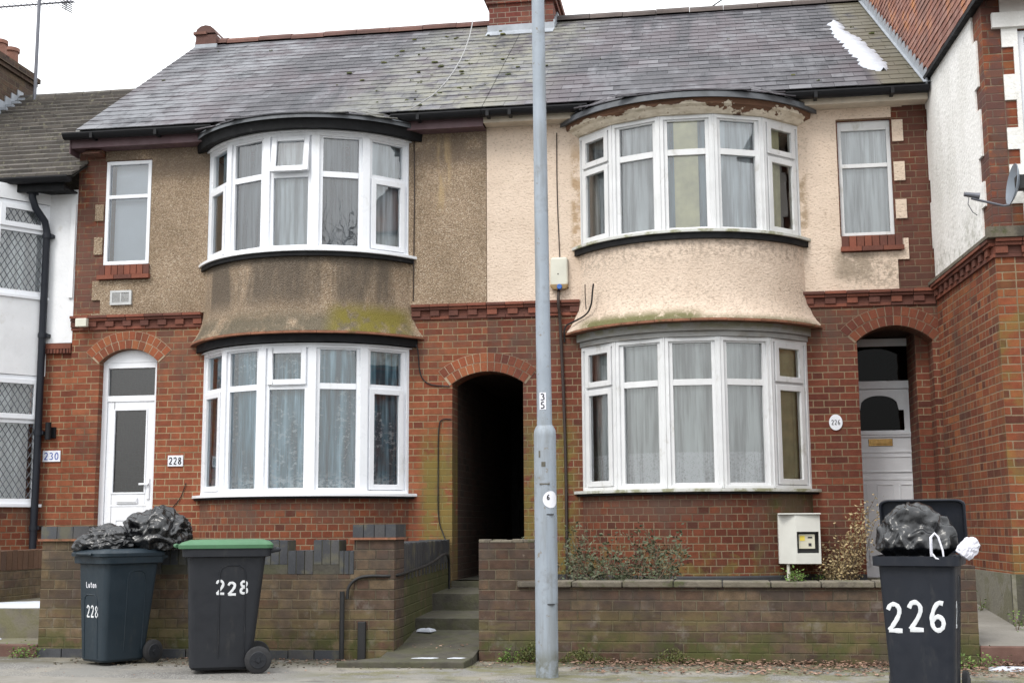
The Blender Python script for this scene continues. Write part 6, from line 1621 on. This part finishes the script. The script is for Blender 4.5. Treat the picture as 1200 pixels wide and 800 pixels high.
tag(b.build('grit', M['coping'], weld=False), 'fine grit and crumbs of mortar along the foot of the walls', 'grit', kind='stuff')
def snow(name, poly, z, h, label, seed):
    rnd = random.Random(seed); b = MB(); n = 44; cx_ = sum(p[0] for p in poly)/len(poly); cy_ = sum(p[1] for p in poly)/len(poly)
    ring = []
    m = len(poly)
    for i in range(n):
        k = i*m/n; a_ = int(k); f = k-a_; p, q = poly[a_ % m], poly[(a_+1) % m]
        ring.append(Vector((p[0]*(1-f)+q[0]*f, p[1]*(1-f)+q[1]*f, 0)))
    c0 = Vector((cx_, cy_, 0)); lv = []
    for s, hh in ((1, 0), (.9, .7), (.6, 1.0), (.25, 1.05)):
        lv.append([c0+(p-c0)*(s*(1+.10*noise.noise(p*9+Vector((seed, s, 0)))))+Vector((0, 0, (zf(p) if (zf := z if callable(z) else (lambda _: z)) else 0)+h*hh*(1+.3*noise.noise(p*12)))) for p in ring])
    for a_, c_ in zip(lv[:-1], lv[1:]):
        for i in range(n): b.face([a_[i], a_[(i+1) % n], c_[(i+1) % n], c_[i]])
    b.face(lv[-1]); return tag(b.build(name, M['snow'], smooth=60), label, 'snow', 'small patches of leftover snow')
snow('snow_patch', [(-7.12,-2.82), (-6.4,-2.78), (-5.86,-2.70), (-5.86,-1.75), (-6.3,-1.9), (-6.9,-2.5)], .367, .035, 'thin white snow on the raised path slab behind the left garden pillar', 1)
snow('snow_patch', [(-6.75,-3.25), (-6.35,-3.2), (-6.4,-3.0), (-6.8,-3.05)], .107, .02, 'tiny scrap of snow on the lowest step at the left edge', 2)
snow('snow_patch', [(-2.44,-3.80), (-2.26,-3.815), (-2.20,-3.77), (-2.36,-3.745)], .052, .008, 'ragged scrap of snow midway along the threshold slab of the passage', 3)
snow('snow_patch', [(-2.14,-3.80), (-2.02,-3.80), (-1.98,-3.75), (-2.10,-3.735)], .054, .007, 'ragged scrap of snow at the right end of the threshold slab of the passage', 6)
snow('snow_patch', [(-2.66,-2.62), (-2.52,-2.66), (-2.50,-2.52), (-2.64,-2.48)], .165, .025, 'small lump of snow beside the passage steps against the mossy side wall', 4)
snow('snow_patch', [(2.0,-3.62), (2.2,-3.60), (2.38,-3.68), (2.2,-3.76), (2.0,-3.76)], .0, .025, 'white snow on the pavement below the red edged step at the right', 5)
# ------------------------------------------------------------------ bare street trees across the road, seen only mirrored in the panes
def tree(x, y, hgt, seed, label):
    rnd = random.Random(seed); th_ = thing('bare_tree', (x, y, 0), label, 'tree', 'bare winter trees across the road'); b = MB(); tb = MB()
    def grow(p, d, L, r, lev):
        q = [p]; rr_ = [r]
        n = 5
        for k in range(n):
            d = (d+Vector((rnd.uniform(-.18,.18), rnd.uniform(-.18,.18), rnd.uniform(-.02,.12)))).normalized(); p = p+d*(L/n); q.append(p); rr_.append(r*(1-.45*(k+1)/n))
        (tb if lev == 0 else b).tube(q, rr_, 6 if lev < 3 else 3, cap=False)
        if lev >= 5: return
        for k in range(3 if lev < 4 else 4):
            i = rnd.randint(2, n); ax = Vector((rnd.uniform(-1,1), rnd.uniform(-1,1), rnd.uniform(-.2,.5))).normalized()
            grow(q[i], (d*.75+ax*.75).normalized(), L*rnd.uniform(.6,.8), rr_[i]*.74, lev+1)
    grow(Vector((x, y, -.16)), Vector((0, 0, 1)), hgt*.33, .42, 0)
    tb.build('trunk', M['bark'], th_, smooth=50); b.build('branches', M['bark'], th_, weld=False)
tree(10.5, -24, 19, 1, 'bare tree across the road, mirrored in the fourth upper light of the pebbledash bay')
tree(-30, -15, 17, 2, 'bare tree on the far pavement, mirrored in the second upper light of the pebbledash bay')

# ------------------------------------------------------------------ camera, sky, sun
cam = bpy.data.cameras.new('camera'); co = bpy.data.objects.new('camera', cam); COL.objects.link(co)
cam.lens = 45; cam.sensor_width = 36; cam.clip_end = 1500; cam.clip_start = .05
yw, pt, rl = R(8.9), R(8.15), R(.35)
f_ = Vector((-math.sin(yw)*math.cos(pt), math.cos(yw)*math.cos(pt), math.sin(pt))); r_ = Vector((math.cos(yw), math.sin(yw), 0)); u_ = r_.cross(f_)
r2 = r_*math.cos(rl)-u_*math.sin(rl); u2 = u_*math.cos(rl)+r_*math.sin(rl)
mw = Matrix(((r2.x,u2.x,-f_.x,0), (r2.y,u2.y,-f_.y,-14.), (r2.z,u2.z,-f_.z,1.1), (0,0,0,1))); co.matrix_world = mw
scene.camera = co
W = bpy.data.worlds.new('World'); scene.world = W; W.use_nodes = True; nt = W.node_tree; nt.nodes.clear()
out = nt.nodes.new('ShaderNodeOutputWorld'); bg_ = nt.nodes.new('ShaderNodeBackground'); sky = nt.nodes.new('ShaderNodeTexSky'); sky.sky_type = 'NISHITA'; sky.sun_disc = False
SE, SR = R(48), R(200)
sky.sun_elevation = SE; sky.sun_rotation = SR; sky.air_density = 1.5; sky.dust_density = 3
tc = nt.nodes.new('ShaderNodeTexCoord'); nz = nt.nodes.new('ShaderNodeTexNoise'); nz.inputs['Scale'].default_value = 1.6; nz.inputs['Detail'].default_value = 5
nt.links.new(tc.outputs['Generated'], nz.inputs['Vector'])
sp = nt.nodes.new('ShaderNodeSeparateXYZ'); nt.links.new(tc.outputs['Generated'], sp.inputs[0])
mr = nt.nodes.new('ShaderNodeMapRange'); mr.inputs[1].default_value = -.05; mr.inputs[2].default_value = 1; mr.inputs[3].default_value = 9.; mr.inputs[4].default_value = 21.; nt.links.new(sp.outputs[2], mr.inputs[0])
cl = nt.nodes.new('ShaderNodeMix'); cl.data_type = 'RGBA'; cl.inputs[6].default_value = (.93,.965,1.0,1); cl.inputs[7].default_value = (1.0,1.0,1.0,1); nt.links.new(nz.outputs[0], cl.inputs['Factor'])
vm = nt.nodes.new('ShaderNodeVectorMath'); vm.operation = 'SCALE'; nt.links.new(cl.outputs[2], vm.inputs[0]); nt.links.new(mr.outputs[0], vm.inputs['Scale'])
mx = nt.nodes.new('ShaderNodeMix'); mx.data_type = 'RGBA'; mx.inputs['Factor'].default_value = .88; nt.links.new(sky.outputs[0], mx.inputs[6]); nt.links.new(vm.outputs[0], mx.inputs[7])
nt.links.new(mx.outputs[2], bg_.inputs[0]); bg_.inputs[1].default_value = .10; nt.links.new(bg_.outputs[0], out.inputs[0])
sl = bpy.data.lights.new('sun', 'SUN'); sl.energy = 1.3; sl.angle = R(18); sl.color = (1.0, .96, .90); so = bpy.data.objects.new('sun', sl); COL.objects.link(so)
az = R(-118)      # where the sun stands: in front of the houses, to the left
sd_ = Vector((math.cos(SE)*math.cos(az), math.cos(SE)*math.sin(az), math.sin(SE))); so.rotation_euler = sd_.to_track_quat('Z', 'Y').to_euler()
sky.sun_rotation = math.atan2(sd_.x, sd_.y)
scene.render.engine = 'CYCLES'; scene.cycles.max_bounces = 8; scene.cycles.transparent_max_bounces = 24; scene.cycles.transmission_bounces = 6
scene.view_settings.view_transform = 'Standard'; scene.view_settings.look = 'None'; scene.view_settings.gamma = 1; scene.view_settings.exposure = .52
scene.render.resolution_x = 1024; scene.render.resolution_y = 682
